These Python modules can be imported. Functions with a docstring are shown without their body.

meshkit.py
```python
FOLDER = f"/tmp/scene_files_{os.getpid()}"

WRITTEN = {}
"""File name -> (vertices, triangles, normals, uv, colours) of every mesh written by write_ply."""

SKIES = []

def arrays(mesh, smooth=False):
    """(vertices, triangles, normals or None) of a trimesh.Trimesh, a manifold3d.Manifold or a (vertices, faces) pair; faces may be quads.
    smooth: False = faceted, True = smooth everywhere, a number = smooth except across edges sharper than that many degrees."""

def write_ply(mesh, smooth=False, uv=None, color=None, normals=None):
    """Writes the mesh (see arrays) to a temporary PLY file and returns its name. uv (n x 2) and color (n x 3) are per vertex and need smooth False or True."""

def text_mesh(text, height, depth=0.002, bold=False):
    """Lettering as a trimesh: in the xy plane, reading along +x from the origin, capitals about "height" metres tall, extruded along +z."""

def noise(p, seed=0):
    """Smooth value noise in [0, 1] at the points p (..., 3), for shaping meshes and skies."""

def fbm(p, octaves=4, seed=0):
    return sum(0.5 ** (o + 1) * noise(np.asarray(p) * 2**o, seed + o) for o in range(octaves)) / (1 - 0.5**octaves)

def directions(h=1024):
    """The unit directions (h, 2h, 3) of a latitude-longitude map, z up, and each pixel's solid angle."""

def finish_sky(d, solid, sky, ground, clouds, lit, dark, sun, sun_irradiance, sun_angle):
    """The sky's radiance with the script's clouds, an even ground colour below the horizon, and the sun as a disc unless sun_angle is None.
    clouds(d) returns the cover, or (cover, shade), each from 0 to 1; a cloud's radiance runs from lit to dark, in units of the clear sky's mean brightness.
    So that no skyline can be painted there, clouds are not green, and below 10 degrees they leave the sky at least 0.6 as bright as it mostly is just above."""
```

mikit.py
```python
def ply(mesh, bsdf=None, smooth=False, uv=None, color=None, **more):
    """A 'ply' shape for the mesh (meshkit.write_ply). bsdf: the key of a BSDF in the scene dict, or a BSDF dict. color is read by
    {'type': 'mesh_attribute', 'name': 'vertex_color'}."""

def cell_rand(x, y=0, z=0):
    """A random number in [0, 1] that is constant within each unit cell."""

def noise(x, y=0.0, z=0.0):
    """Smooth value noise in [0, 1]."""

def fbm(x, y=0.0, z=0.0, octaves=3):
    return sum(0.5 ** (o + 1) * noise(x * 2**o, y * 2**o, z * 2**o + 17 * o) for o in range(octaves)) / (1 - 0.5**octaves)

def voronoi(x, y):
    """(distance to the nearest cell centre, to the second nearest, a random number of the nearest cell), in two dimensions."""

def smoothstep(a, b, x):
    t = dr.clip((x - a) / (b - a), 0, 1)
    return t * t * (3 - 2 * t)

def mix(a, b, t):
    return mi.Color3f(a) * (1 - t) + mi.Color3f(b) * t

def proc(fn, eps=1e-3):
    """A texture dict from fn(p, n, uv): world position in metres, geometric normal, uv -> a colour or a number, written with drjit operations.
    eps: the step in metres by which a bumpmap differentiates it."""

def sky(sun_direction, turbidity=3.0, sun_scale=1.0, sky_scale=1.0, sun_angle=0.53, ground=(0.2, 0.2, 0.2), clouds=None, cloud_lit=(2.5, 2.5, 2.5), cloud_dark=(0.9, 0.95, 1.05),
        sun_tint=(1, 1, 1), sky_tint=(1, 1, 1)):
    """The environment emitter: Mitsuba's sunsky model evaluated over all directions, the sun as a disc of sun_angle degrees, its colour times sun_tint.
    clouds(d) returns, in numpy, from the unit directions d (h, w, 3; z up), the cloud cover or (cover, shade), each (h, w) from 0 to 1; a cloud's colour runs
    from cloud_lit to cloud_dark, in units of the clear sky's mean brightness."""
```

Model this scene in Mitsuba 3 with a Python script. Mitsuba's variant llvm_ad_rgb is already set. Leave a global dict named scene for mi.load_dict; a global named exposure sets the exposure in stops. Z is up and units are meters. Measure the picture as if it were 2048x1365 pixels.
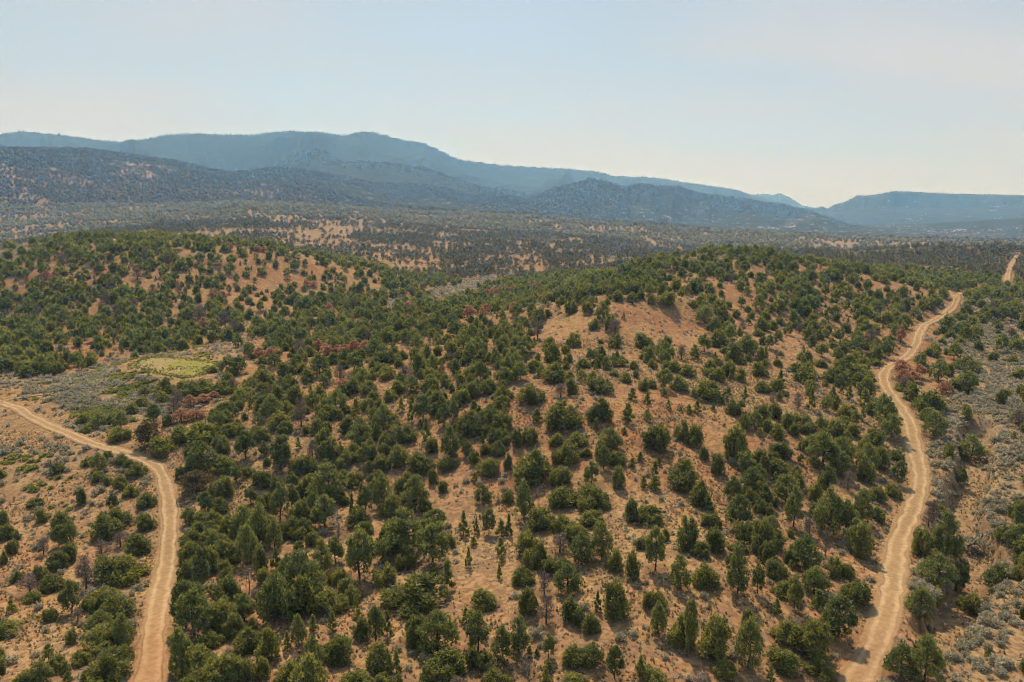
"""Aerial view of a pinyon and juniper hill country with two dirt roads under hazy mountains."""
import math
import numpy as np
import trimesh
import drjit as dr
import mitsuba as mi
import mikit, meshkit
from scipy.interpolate import RBFInterpolator
from scipy.ndimage import map_coordinates
from scipy.spatial import cKDTree

T = mi.ScalarTransform4f
scene, labels = {}, {}
rng = np.random.default_rng(7)

# ------------------------------------------------------------------ camera, sky, exposure
CAM_Z = 60.75
PITCH = math.radians(8.84)
HFOV = 65.5
HAZE = (0.23e-4, 0.60e-4, 1.22e-4)      # per metre; fine smoke scatters blue light more
scene['camera'] = {'type': 'perspective', 'fov': HFOV, 'fov_axis': 'x', 'near_clip': 1.0, 'far_clip': 60000.0,
                   'to_world': T().look_at(origin=[0, 0, CAM_Z], target=[0, math.cos(PITCH) * 100, CAM_Z - math.sin(PITCH) * 100], up=[0, 0, 1]),
                   'medium': {'type': 'ref', 'id': 'haze_air'}}
SUN_AZ, SUN_EL = math.radians(-10), math.radians(51)
SUN = [math.sin(SUN_AZ) * math.cos(SUN_EL), math.cos(SUN_AZ) * math.cos(SUN_EL), math.sin(SUN_EL)]


def veil(d):
    """Thin high smoke and cirrus: streaky cover, a little denser towards the horizon."""
    z = np.maximum(d[..., 2], 0.02)
    q = np.stack([d[..., 0] / (z + 0.15) * 1.1, d[..., 1] / (z + 0.15) * 2.2, z * 0 + 3.1], -1)
    n = meshkit.fbm(q, 5, 4)
    cover = 0.60 + 1.2 * (n - 0.42) + 0.3 * np.exp(-z / 0.12)
    wisp = np.exp(-(((d[..., 0] / np.maximum(d[..., 1], .05) + 0.293) / 0.011) ** 2 + ((z - 0.222) / 0.0035) ** 2)) * (d[..., 1] > 0)
    return np.clip(cover + 0.35 * wisp * meshkit.fbm(q * 25, 3, 9), 0, 0.9), np.clip(z / 0.22 - 0.2 - 0.9 * d[..., 0] * z * 2 - 1.7 * (n - 0.45), 0, 1)


scene['sky'] = mikit.sky(SUN, turbidity=4.0, sky_scale=0.78, clouds=veil, cloud_lit=(2.05, 2.0, 1.99), cloud_dark=(1.62, 1.84, 2.06), sun_tint=(1.0, 0.96, 0.90))
exposure = 1.95
scene['haze_air'] = {'type': 'homogeneous', 'albedo': {'type': 'rgb', 'value': [0.95, 0.926, 0.955]}, 'sigma_t': {'type': 'rgb', 'value': list(HAZE)}, 'phase': {'type': 'hg', 'g': 0.3}}

# ------------------------------------------------------------------ shape of the land
LAND = [(np.float64(-47.9), np.float64(97.2), np.float64(-0.09)), (np.float64(-66.5), np.float64(97.2), np.float64(-0.09)), (np.float64(0.0), np.float64(95.9), np.float64(0.75)), (np.float64(-24.8), np.float64(97.2), np.float64(-0.09)), (np.float64(24.2), np.float64(94.5), np.float64(1.6)), (np.float64(46.7), np.float64(98.6), np.float64(-0.94)), (np.float64(67.8), np.float64(97.2), np.float64(-0.09)), (np.float64(-81.4), np.float64(180.9), np.float64(-0.58)), (np.float64(-109.3), np.float64(172.8), np.float64(-2.55)), (np.float64(-152.8), np.float64(236.3), np.float64(3.61)), (np.float64(-112.3), np.float64(205.2), np.float64(2.25)), (np.float64(-42.2), np.float64(167.4), np.float64(-0.57)), (np.float64(0.0), np.float64(156.6), np.float64(3.38)), (np.float64(32.6), np.float64(152.6), np.float64(4.87)), (np.float64(60.2), np.float64(159.3), np.float64(2.39)), (np.float64(6.3), np.float64(124.2), np.float64(2.29)), (np.float64(29.8), np.float64(118.8), np.float64(4.83)), (np.float64(-28.3), np.float64(131.0), np.float64(-0.89)), (np.float64(94.7), np.float64(182.2), np.float64(0.2)), (np.float64(72.0), np.float64(141.8), np.float64(-0.99)), (np.float64(119.1), np.float64(178.2), np.float64(1.55)), (np.float64(93.0), np.float64(136.4), np.float64(-3.43)), (np.float64(119.2), np.float64(245.7), np.float64(6.98)), (np.float64(181.7), np.float64(351.0), np.float64(11.23)), (np.float64(234.2), np.float64(429.3), np.float64(19.3)), (np.float64(212.9), np.float64(371.2), np.float64(13.12)), (np.float64(249.4), np.float64(384.8), np.float64(11.39)), (np.float64(164.1), np.float64(249.8), np.float64(6.09)), (np.float64(156.0), np.float64(266.0), np.float64(6.03)), (np.float64(260.1), np.float64(445.5), np.float64(14.92)), (np.float64(335.0), np.float64(519.8), np.float64(13.85)), (np.float64(125.1), np.float64(438.8), np.float64(38.76)), (np.float64(99.9), np.float64(423.9), np.float64(34.48)), (np.float64(160.7), np.float64(461.7), np.float64(35.31)), (np.float64(183.0), np.float64(459.0), np.float64(30.87)), (np.float64(62.0), np.float64(321.3), np.float64(29.32)), (np.float64(40.9), np.float64(299.7), np.float64(25.16)), (np.float64(18.3), np.float64(226.8), np.float64(17.04)), (np.float64(21.5), np.float64(189.0), np.float64(13.16)), (np.float64(0.0), np.float64(256.5), np.float64(17.97)), (np.float64(10.9), np.float64(307.8), np.float64(18.31)), (np.float64(-20.8), np.float64(263.2), np.float64(16.84)), (np.float64(81.5), np.float64(280.8), np.float64(15.72)), (np.float64(106.4), np.float64(290.2), np.float64(14.21)), (np.float64(130.8), np.float64(303.8), np.float64(10.08)), (np.float64(82.8), np.float64(330.8), np.float64(22.53)), (np.float64(120.9), np.float64(364.5), np.float64(23.25)), (np.float64(172.6), np.float64(405.0), np.float64(19.09)), (np.float64(42.4), np.float64(195.8), np.float64(11.46)), (np.float64(59.0), np.float64(191.7), np.float64(8.66)), (np.float64(80.7), np.float64(202.5), np.float64(5.72)), (np.float64(213.5), np.float64(432.0), np.float64(23.95)), (np.float64(32.2), np.float64(405.0), np.float64(19.09)), (np.float64(59.7), np.float64(540.0), np.float64(18.82)), (np.float64(-5.6), np.float64(371.2), np.float64(17.85)), (np.float64(-119.2), np.float64(276.8), np.float64(7.41)), (np.float64(-152.9), np.float64(290.2), np.float64(4.81)), (np.float64(-89.4), np.float64(256.5), np.float64(7.97)), (np.float64(-166.7), np.float64(270.0), np.float64(5.19)), (np.float64(-46.4), np.float64(222.8), np.float64(9.07)), (np.float64(-60.8), np.float64(202.5), np.float64(5.72)), (np.float64(-105.9), np.float64(226.8), np.float64(3.64)), (np.float64(-258.9), np.float64(486.0), np.float64(44.54)), (np.float64(-213.5), np.float64(492.8), np.float64(42.79)), (np.float64(-269.0), np.float64(465.8), np.float64(39.73)), (np.float64(-165.7), np.float64(506.3), np.float64(39.16)), (np.float64(-125.0), np.float64(519.8), np.float64(31.13)), (np.float64(-87.3), np.float64(526.5), np.float64(19.87)), (np.float64(-126.1), np.float64(317.2), np.float64(7.83)), (np.float64(-191.3), np.float64(391.5), np.float64(17.99)), (np.float64(-129.7), np.float64(391.5), np.float64(13.02)), (np.float64(-135.9), np.float64(465.8), np.float64(21.66)), (np.float64(60.0), np.float64(299.7), np.float64(20.39)), (np.float64(46.5), np.float64(264.6), np.float64(16.61)), (np.float64(-242.1), np.float64(384.8), np.float64(11.39)), (np.float64(-206.9), np.float64(317.2), np.float64(7.83)), (np.float64(-174.6), np.float64(445.5), np.float64(26.16)), (np.float64(-101.4), np.float64(418.5), np.float64(15.05)), (np.float64(-63.9), np.float64(310.5), np.float64(12.96)), (np.float64(-76.7), np.float64(283.5), np.float64(9.79)), (np.float64(-41.6), np.float64(533.2), np.float64(9.94)), (np.float64(-37.5), np.float64(634.5), np.float64(7.49)), (np.float64(-6.5), np.float64(742.5), np.float64(7.76)), (np.float64(-60.8), np.float64(472.5), np.float64(9.15)), (np.float64(30.3), np.float64(634.5), np.float64(11.48)), (np.float64(38.6), np.float64(810.0), np.float64(13.08)), (np.float64(-437.1), np.float64(702.0), np.float64(19.43)), (np.float64(-753.6), np.float64(1215.0), np.float64(19.48)), (np.float64(-1074.1), np.float64(1687.5), np.float64(45.11)), (np.float64(-1033.4), np.float64(2025.0), np.float64(89.14)), (np.float64(-757.1), np.float64(1957.5), np.float64(78.62)), (np.float64(-519.9), np.float64(1890.0), np.float64(82.63)), (np.float64(-379.7), np.float64(1890.0), np.float64(72.23)), (np.float64(-145.5), np.float64(1890.0), np.float64(53.69)), (np.float64(30.5), np.float64(1890.0), np.float64(47.88)), (np.float64(221.6), np.float64(2025.0), np.float64(39.49)), (np.float64(410.8), np.float64(2025.0), np.float64(27.02)), (np.float64(680.3), np.float64(2295.0), np.float64(11.19)), (np.float64(1566.2), np.float64(3240.0), np.float64(-15.22)), (np.float64(1466.1), np.float64(2295.0), np.float64(-14.36)), (np.float64(849.4), np.float64(1552.5), np.float64(-1.61)), (np.float64(558.2), np.float64(1282.5), np.float64(-1.13)), (np.float64(284.4), np.float64(1147.5), np.float64(0.38)), (np.float64(-245.2), np.float64(1215.0), np.float64(34.51)), (np.float64(-395.9), np.float64(1215.0), np.float64(45.75)), (np.float64(-117.3), np.float64(1080.0), np.float64(24.07)), (np.float64(55.1), np.float64(1161.0), np.float64(21.32)), (np.float64(131.3), np.float64(972.0), np.float64(12.64)), (np.float64(-487.0), np.float64(1080.0), np.float64(37.43)), (np.float64(432.2), np.float64(837.0), np.float64(22.45)), (np.float64(535.1), np.float64(877.5), np.float64(23.87)), (np.float64(319.2), np.float64(702.0), np.float64(19.43)), (np.float64(319.1), np.float64(580.5), np.float64(19.32)), (np.float64(510.4), np.float64(810.0), np.float64(13.08)), (np.float64(251.9), np.float64(594.0), np.float64(20.22)), (np.float64(3437.1), np.float64(5400.0), np.float64(10.7)), (np.float64(2269.4), np.float64(5400.0), np.float64(4.06)), (np.float64(1103.9), np.float64(4725.0), np.float64(28.58)), (np.float64(-60.3), np.float64(4050.0), np.float64(67.97)), (np.float64(-1139.1), np.float64(3510.0), np.float64(109.96)), (np.float64(-2053.4), np.float64(3240.0), np.float64(120.01))]
RANGES = {
    'front': [(-0.6819, 3375, np.float64(267.0)), (-0.6032, 3375, np.float64(287.8)), (-0.5603, 3442, np.float64(304.2)), (-0.5151, 3442, np.float64(312.6)), (-0.4772, 3510, np.float64(321.0)), (-0.4505, 3510, np.float64(309.4)), (-0.4181, 3578, np.float64(300.4)), (-0.3872, 3645, np.float64(292.0)), (-0.3557, 3713, np.float64(265.7)), (-0.3285, 3780, np.float64(260.7)), (-0.3006, 3780, np.float64(273.4)), (-0.2779, 3780, np.float64(283.6)), (-0.2551, 3780, np.float64(276.2)), (-0.2321, 3848, np.float64(263.2)), (-0.203, 3915, np.float64(240.3)), (-0.1735, 3915, np.float64(208.6)), (-0.1375, 3983, np.float64(188.1)), (-0.101, 4050, np.float64(186.0)), (-0.0765, 4050, np.float64(176.4)), (-0.0457, 4118, np.float64(161.0)), (-0.0241, 4118, np.float64(173.6)), (-0.0087, 4185, np.float64(155.1)), (0.0223, 4185, np.float64(137.3)), (0.0471, 4185, np.float64(98.9)), (0.0966, 4185, np.float64(52.9)), (0.1459, 4185, np.float64(-28.7))],
    'blue': [(-0.6803, 7560, np.float64(638.9)), (-0.6018, 7560, np.float64(681.3)), (-0.5591, 7560, np.float64(698.9)), (-0.5411, 7560, np.float64(732.9)), (-0.5231, 7560, np.float64(728.4)), (-0.5001, 7425, np.float64(701.8)), (-0.4669, 7290, np.float64(662.5)), (-0.4474, 7155, np.float64(641.6)), (-0.4219, 6750, np.float64(641.0)), (-0.3959, 6750, np.float64(684.6)), (-0.3642, 6750, np.float64(700.0)), (-0.3373, 6750, np.float64(698.8)), (-0.3099, 6750, np.float64(700.9)), (-0.2875, 6750, np.float64(720.7)), (-0.2705, 6750, np.float64(731.6)), (-0.2534, 6750, np.float64(730.8)), (-0.2304, 6750, np.float64(738.6)), (-0.2159, 6750, np.float64(725.1)), (-0.2014, 6750, np.float64(715.4)), (-0.1895, 6750, np.float64(740.5)), (-0.1806, 6750, np.float64(749.6)), (-0.1688, 6750, np.float64(747.0)), (-0.1481, 6885, np.float64(726.7)), (-0.1242, 7020, np.float64(704.6)), (-0.1061, 7020, np.float64(685.2)), (-0.088, 7155, np.float64(643.0)), (-0.0699, 7290, np.float64(585.2)), (-0.0577, 7425, np.float64(573.0)), (-0.0393, 7560, np.float64(569.2)), (-0.0147, 7695, np.float64(550.9)), (0.0098, 7830, np.float64(550.1)), (0.0467, 8100, np.float64(547.0)), (0.0835, 8370, np.float64(536.9)), (0.1018, 8505, np.float64(538.6)), (0.1262, 8640, np.float64(493.2)), (0.1624, 8775, np.float64(487.2)), (0.1923, 9045, np.float64(471.1)), (0.2102, 9180, np.float64(437.7)), (0.2513, 9450, np.float64(395.2)), (0.2687, 9585, np.float64(370.3)), (0.2861, 9720, np.float64(316.5)), (0.3203, 9855, np.float64(231.8)), (0.365, 9990, np.float64(88.8)), (0.409, 9990, np.float64(-137.2))],
    'mid': [(-0.3255, 5265, np.float64(75.8)), (-0.2795, 5265, np.float64(168.7)), (-0.244, 5265, np.float64(293.8)), (-0.2025, 5265, np.float64(380.0)), (-0.1728, 5265, np.float64(397.4)), (-0.1368, 5265, np.float64(389.9)), (-0.1066, 5265, np.float64(372.2)), (-0.0762, 5265, np.float64(316.1)), (-0.0456, 5400, np.float64(267.6)), (-0.0148, 5400, np.float64(241.6)), (0.0222, 5400, np.float64(215.4)), (0.047, 5400, np.float64(175.9)), (0.0965, 5400, np.float64(76.9)), (0.1459, 5400, np.float64(-54.6))],
    'knob': [(-0.0273, 4725, np.float64(46.0)), (0.0099, 4725, np.float64(127.0)), (0.0284, 4725, np.float64(173.0)), (0.0469, 4725, np.float64(218.9)), (0.0714, 4725, np.float64(247.2)), (0.0897, 4725, np.float64(272.6)), (0.1019, 4725, np.float64(278.0)), (0.1142, 4725, np.float64(266.4)), (0.1325, 4792, np.float64(240.1)), (0.1416, 4792, np.float64(234.1)), (0.1506, 4860, np.float64(253.8)), (0.1596, 4860, np.float64(250.6)), (0.1747, 4860, np.float64(235.6)), (0.1926, 4995, np.float64(245.8)), (0.2045, 5130, np.float64(244.3)), (0.2283, 5265, np.float64(207.6)), (0.2517, 5400, np.float64(197.8)), (0.2748, 5535, np.float64(187.4)), (0.2978, 5670, np.float64(163.2)), (0.3205, 5805, np.float64(144.7)), (0.3428, 5940, np.float64(118.7)), (0.3705, 5940, np.float64(70.6)), (0.4087, 5940, np.float64(-23.3))],
    'faint': [(0.2294, 13500, np.float64(19.7)), (0.2578, 13500, np.float64(299.5)), (0.2804, 13500, np.float64(408.6)), (0.303, 13500, np.float64(437.6)), (0.3115, 13500, np.float64(413.2)), (0.3198, 13500, np.float64(443.4)), (0.3311, 13500, np.float64(372.1)), (0.3454, 13500, np.float64(246.6)), (0.3647, 13500, np.float64(191.3)), (0.3971, 13500, np.float64(98.2)), (0.4397, 13500, np.float64(-127.7))],
    'mesa': [(0.3216, 8505, np.float64(-14.0)), (0.3431, 8505, np.float64(94.7)), (0.3493, 8505, np.float64(158.1)), (0.3565, 8505, np.float64(143.3)), (0.3672, 8505, np.float64(167.2)), (0.3727, 8505, np.float64(142.8)), (0.3794, 8505, np.float64(181.2)), (0.3909, 8505, np.float64(209.4)), (0.4037, 8505, np.float64(270.5)), (0.4141, 8505, np.float64(269.6)), (0.4268, 8505, np.float64(282.5)), (0.4419, 8505, np.float64(309.0)), (0.4619, 8640, np.float64(301.1)), (0.4767, 8640, np.float64(290.0)), (0.5056, 8775, np.float64(280.6)), (0.5336, 8910, np.float64(275.8)), (0.5643, 9045, np.float64(265.7)), (0.6081, 9180, np.float64(258.2)), (0.6867, 9180, np.float64(238.2))],
    'badland': [(0.2181, 4185, np.float64(-14.9)), (0.2413, 4185, np.float64(28.1)), (0.2585, 4185, np.float64(55.6)), (0.2757, 4185, np.float64(75.3)), (0.2928, 4185, np.float64(80.2)), (0.3099, 4252, np.float64(65.5)), (0.3269, 4320, np.float64(45.5)), (0.3379, 4320, np.float64(53.0)), (0.3487, 4320, np.float64(70.5)), (0.3596, 4320, np.float64(72.9)), (0.3735, 4320, np.float64(48.2)), (0.3979, 4455, np.float64(15.1)), (0.4291, 4590, np.float64(16.9)), (0.4743, 4725, np.float64(27.0)), (0.4984, 4860, np.float64(36.9)), (0.5265, 4860, np.float64(47.6)), (0.5662, 4860, np.float64(58.0)), (0.61, 4860, np.float64(58.1))],
}

AZL = 0.72


def polar(x, y):
    r = np.hypot(x, y)
    return np.clip(np.arctan2(x, y), -AZL, AZL), np.log(np.clip(r, 85.0, 16000.0)), r


_az, _lr = np.linspace(-AZL, AZL, 181), np.linspace(math.log(85), math.log(16000), 241)
_q = np.stack(np.meshgrid(_az, _lr, indexing='ij'), -1).reshape(-1, 2)
_c = np.array(LAND, float)
_ca, _cl, _ = polar(_c[:, 0], _c[:, 1])
BASE = RBFInterpolator(np.stack([_ca, _cl], 1), _c[:, 2], kernel='thin_plate_spline', smoothing=2e-4)(_q).reshape(181, 241)


def sample(grid, az, lr, order=1):
    return map_coordinates(grid, [(az + AZL) / (2 * AZL) * (grid.shape[0] - 1), (lr - math.log(85)) / (math.log(16000) - math.log(85)) * (grid.shape[1] - 1)], order=order, mode='nearest')


def P3(x, y, s, k=0.0):
    return np.stack([x / s, y / s, np.full(np.shape(x), k)], -1)


def ridged(x, y, s, seed, octaves=4):
    out, amp, tot = 0, 1.0, 0
    for o in range(octaves):
        out = out + amp * (1 - np.abs(2 * meshkit.noise(P3(x * 2**o, y * 2**o, s, 7.3 * o), seed + o) - 1))
        tot += amp
        amp *= 0.5
    return out / tot


PROFILE = {'front': (950, 1.15, 0.5), 'blue': (2000, 1.1, 0.6), 'mid': (1100, 1.1, 0.38), 'knob': (800, 1.0, 0.6), 'faint': (2500, 1.1, 0.2), 'mesa': (1500, 0.75, 0.3), 'badland': (420, 0.8, 0.45)}


def wild(x, y):
    """The land before roads and washes are cut into it."""
    az, lr, r = polar(x, y)
    z = sample(BASE, az, lr, 3)
    a = 0.35 + 0.65 * np.clip((r - 150) / 200, 0, 1)
    z = z + 2.6 * a * (meshkit.fbm(P3(x, y, 42), 3, 1) - 0.5) + 0.5 * (meshkit.fbm(P3(x, y, 7), 2, 5) - 0.5)
    z = z + 4.2 * np.clip((r - 170) / 110, 0, 1) * np.clip((900 - r) / 300, 0, 1) * (ridged(x, y, 62, 77, 3) - 0.62)
    knoll = np.exp(-(((x - 105) / 75) ** 2) - ((y - 375) / 105) ** 2)
    z = z + knoll * (7.0 * (ridged(x, y * 0.6, 34, 83, 3) - 0.62) + 2.0)
    far = np.clip((r - 850) / 900, 0, 1) * np.clip((7000 - r) / 4000, 0, 1)
    z = z + far * 26 * (ridged(x, y, 420, 31, 4) - 0.55)
    for name, pts in RANGES.items():
        p = np.array(pts, float)
        W, power, rough = PROFILE[name]
        W = W * 1.35
        R, H = np.interp(az, p[:, 0], p[:, 1]), np.interp(az, p[:, 0], p[:, 2])
        t = 1 - (R - r) / W
        spur = ridged(az * R, r * 0.45, W * 0.42, 50 + len(name), 5)
        k = np.clip(4 * t * (1 - t), 0, 1)
        up = np.clip(t + rough * 1.3 * (spur - 0.62) * k, 0, 1) ** power
        if name == 'mesa':
            up = 0.62 * up + 0.38 * np.clip((up - 0.72) / 0.10, 0, 1)
        down = np.clip(1 - (r - R) / (W * 1.8), 0, 1)
        crest = np.where(r < R, up, down)
        zz = z + (H - z) * crest + crest * 0.0
        z = np.where((t > 0) & (crest > 0), np.maximum(z, zz), z)
    return z


def dense(path, step):
    p = np.array(path, float)
    for _ in range(3):
        q = np.empty((2 * len(p) - 2, 2))
        q[0::2] = 0.75 * p[:-1] + 0.25 * p[1:]
        q[1::2] = 0.25 * p[:-1] + 0.75 * p[1:]
        p = np.vstack([p[:1], q, p[-1:]])
    s = np.concatenate([[0], np.cumsum(np.linalg.norm(np.diff(p, axis=0), axis=1))])
    t = np.arange(0, s[-1], step)
    return np.stack([np.interp(t, s, p[:, 0]), np.interp(t, s, p[:, 1])], 1)


def smooth1(v, n):
    k = np.hanning(2 * n + 3)[1:-1]
    return np.convolve(np.pad(v, n, mode='edge'), k / k.sum(), 'valid')


def step01(a, b, x):
    t = np.clip((x - a) / (b - a), 0, 1)
    return t * t * (3 - 2 * t)


ROADS = {
    'dirt_road_left': ([(-45.4, 91.0), (-48.0, 97.1), (-51.7, 106.2), (-55.7, 116.3), (-60.2, 128.4), (-65.5, 142.9), (-70.7, 156.7), (-77.2, 171.5), (-82.1, 181.3), (-87.6, 189.4), (-94.5, 194.8), (-103.5, 199.5), (-112.3, 203.3), (-124.5, 213.4), (-134.1, 220.4), (-144.1, 228.6), (-155.5, 239.6), (-168.8, 251.5), (-178.4, 256.3)], 2.05),
    'dirt_road_right': ([(42.2, 92.4), (46.0, 98.2), (50.7, 103.8), (55.7, 111.3), (61.5, 121.1), (67.0, 131.8), (73.5, 144.1), (80.6, 155.2), (88.2, 166.2), (94.8, 177.2), (98.7, 186.1), (102.9, 197.3), (108.8, 211.0), (112.5, 223.8), (114.9, 235.3), (118.6, 248.7), (123.2, 259.9), (132.1, 273.4), (144.0, 287.9), (155.7, 304.9), (162.7, 316.0), (171.3, 331.4), (184.5, 354.5), (202.3, 377.7), (214.3, 389.2), (224.2, 400.9), (234.1, 417.2), (247.7, 448.0), (253.6, 463.6)], 2.3),
    'dirt_road_far': ([(323.9, 521.3), (363.1, 584.0), (451.7, 725.4), (501.5, 802.3), (525.3, 834.6), (546.5, 863.3)], 2.2),
    'dirt_track_left': ([(-163.7, 246.0), (-160.2, 248.2), (-156.0, 249.1), (-151.6, 250.0), (-146.5, 249.5)], 1.4),
    'dirt_track_right': ([(231.5, 416.0), (260.7, 461.0), (275.6, 477.8), (292.5, 497.6), (304.0, 507.9)], 1.9),
    'dirt_track_far': ([(323.2, 761.8), (348.4, 805.3), (368.5, 844.6)], 2.5),
}
WASHES = [([(60.6, 106.3), (63.8, 110.6), (68.3, 116.8), (77.2, 127.5), (82.6, 134.6), (89.3, 143.8), (94.2, 154.1), (95.6, 161.3), (99.7, 168.0), (101.0, 172.1), (106.8, 177.4), (111.8, 185.0), (115.0, 192.2), (121.9, 203.3), (132.1, 218.8)], 4.6, 4.4), ([(-64.9, 388.5), (-66.4, 469.5), (-57.5, 495.7), (-45.9, 505.9), (-39.6, 528.0)], 6.0, 2.4)]
POND = [(-137.6, 279.7), (-138.5, 295.6), (-132.1, 298.3), (-121.0, 294.3), (-106.3, 285.3), (-101.6, 279.7), (-106.1, 274.9), (-102.6, 263.3), (-104.1, 258.3), (-109.2, 256.6), (-117.1, 261.5), (-122.8, 265.1)]

WAYS, CUTS = {}, []
for name, (path, half) in ROADS.items():
    c = dense(path, 1.0)
    z = smooth1(wild(c[:, 0], c[:, 1]), 9)
    WAYS[name] = (c, z, half, cKDTree(c))
for path, w, depth in WASHES:
    c = dense(path, 0.7)
    end = np.minimum(np.arange(len(c)), np.arange(len(c))[::-1]) * 0.7
    CUTS.append((c, w, depth * step01(0, 9, end), cKDTree(c)))
POND_Z = float(np.quantile(wild(np.array(POND)[:, 0], np.array(POND)[:, 1]), 0.6)) + 0.9
_pc = np.array(POND).mean(0)




def inside(poly, x, y):
    p = np.array(poly)
    n, ok = len(p), np.zeros(np.shape(x), bool)
    for i in range(n):
        (x0, y0), (x1, y1) = p[i], p[i - 1]
        hit = (y0 > y) != (y1 > y)
        ok ^= hit & (x < (x1 - x0) * (y - y0) / (y1 - y0 + 1e-12) + x0)
    return ok


_pond_edge = dense(list(POND) + [POND[0]], 1.0)
_pond_tree = cKDTree(_pond_edge)


def height(x, y):
    x, y = np.asarray(x, float), np.asarray(y, float)
    shape = x.shape
    x, y = x.ravel(), y.ravel()
    z = wild(x, y)
    q = np.stack([x, y], 1)
    near = np.hypot(x, y) < 1600
    qn, zn = q[near], z[near]
    d, _ = _pond_tree.query(qn)
    d = np.where(inside(POND, qn[:, 0], qn[:, 1]), -d, d)
    zn = POND_Z + (zn - POND_Z) * step01(0, 14, d)
    for c, zc, half, tree in WAYS.values():
        d, i = tree.query(qn, distance_upper_bound=half + 8)
        i = np.minimum(i, len(c) - 1)
        k = step01(half + 0.2, half + 4.0, d)
        zn = np.where(d < half + 8, zc[i] + (zn - zc[i]) * k, zn)
    for c, w, depth, tree in CUTS:
        wob = w * (0.75 + 0.6 * meshkit.fbm(P3(qn[:, 0], qn[:, 1], 5, 3), 3, 12))
        d, i = tree.query(qn, distance_upper_bound=2.5 * w)
        i = np.minimum(i, len(c) - 1)
        zn = zn - np.where(d < 2.5 * w, depth[i] * (1 - step01(0.5, 0.95, d / wob)), 0)
    z[near] = zn
    return z.reshape(shape)


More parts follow.
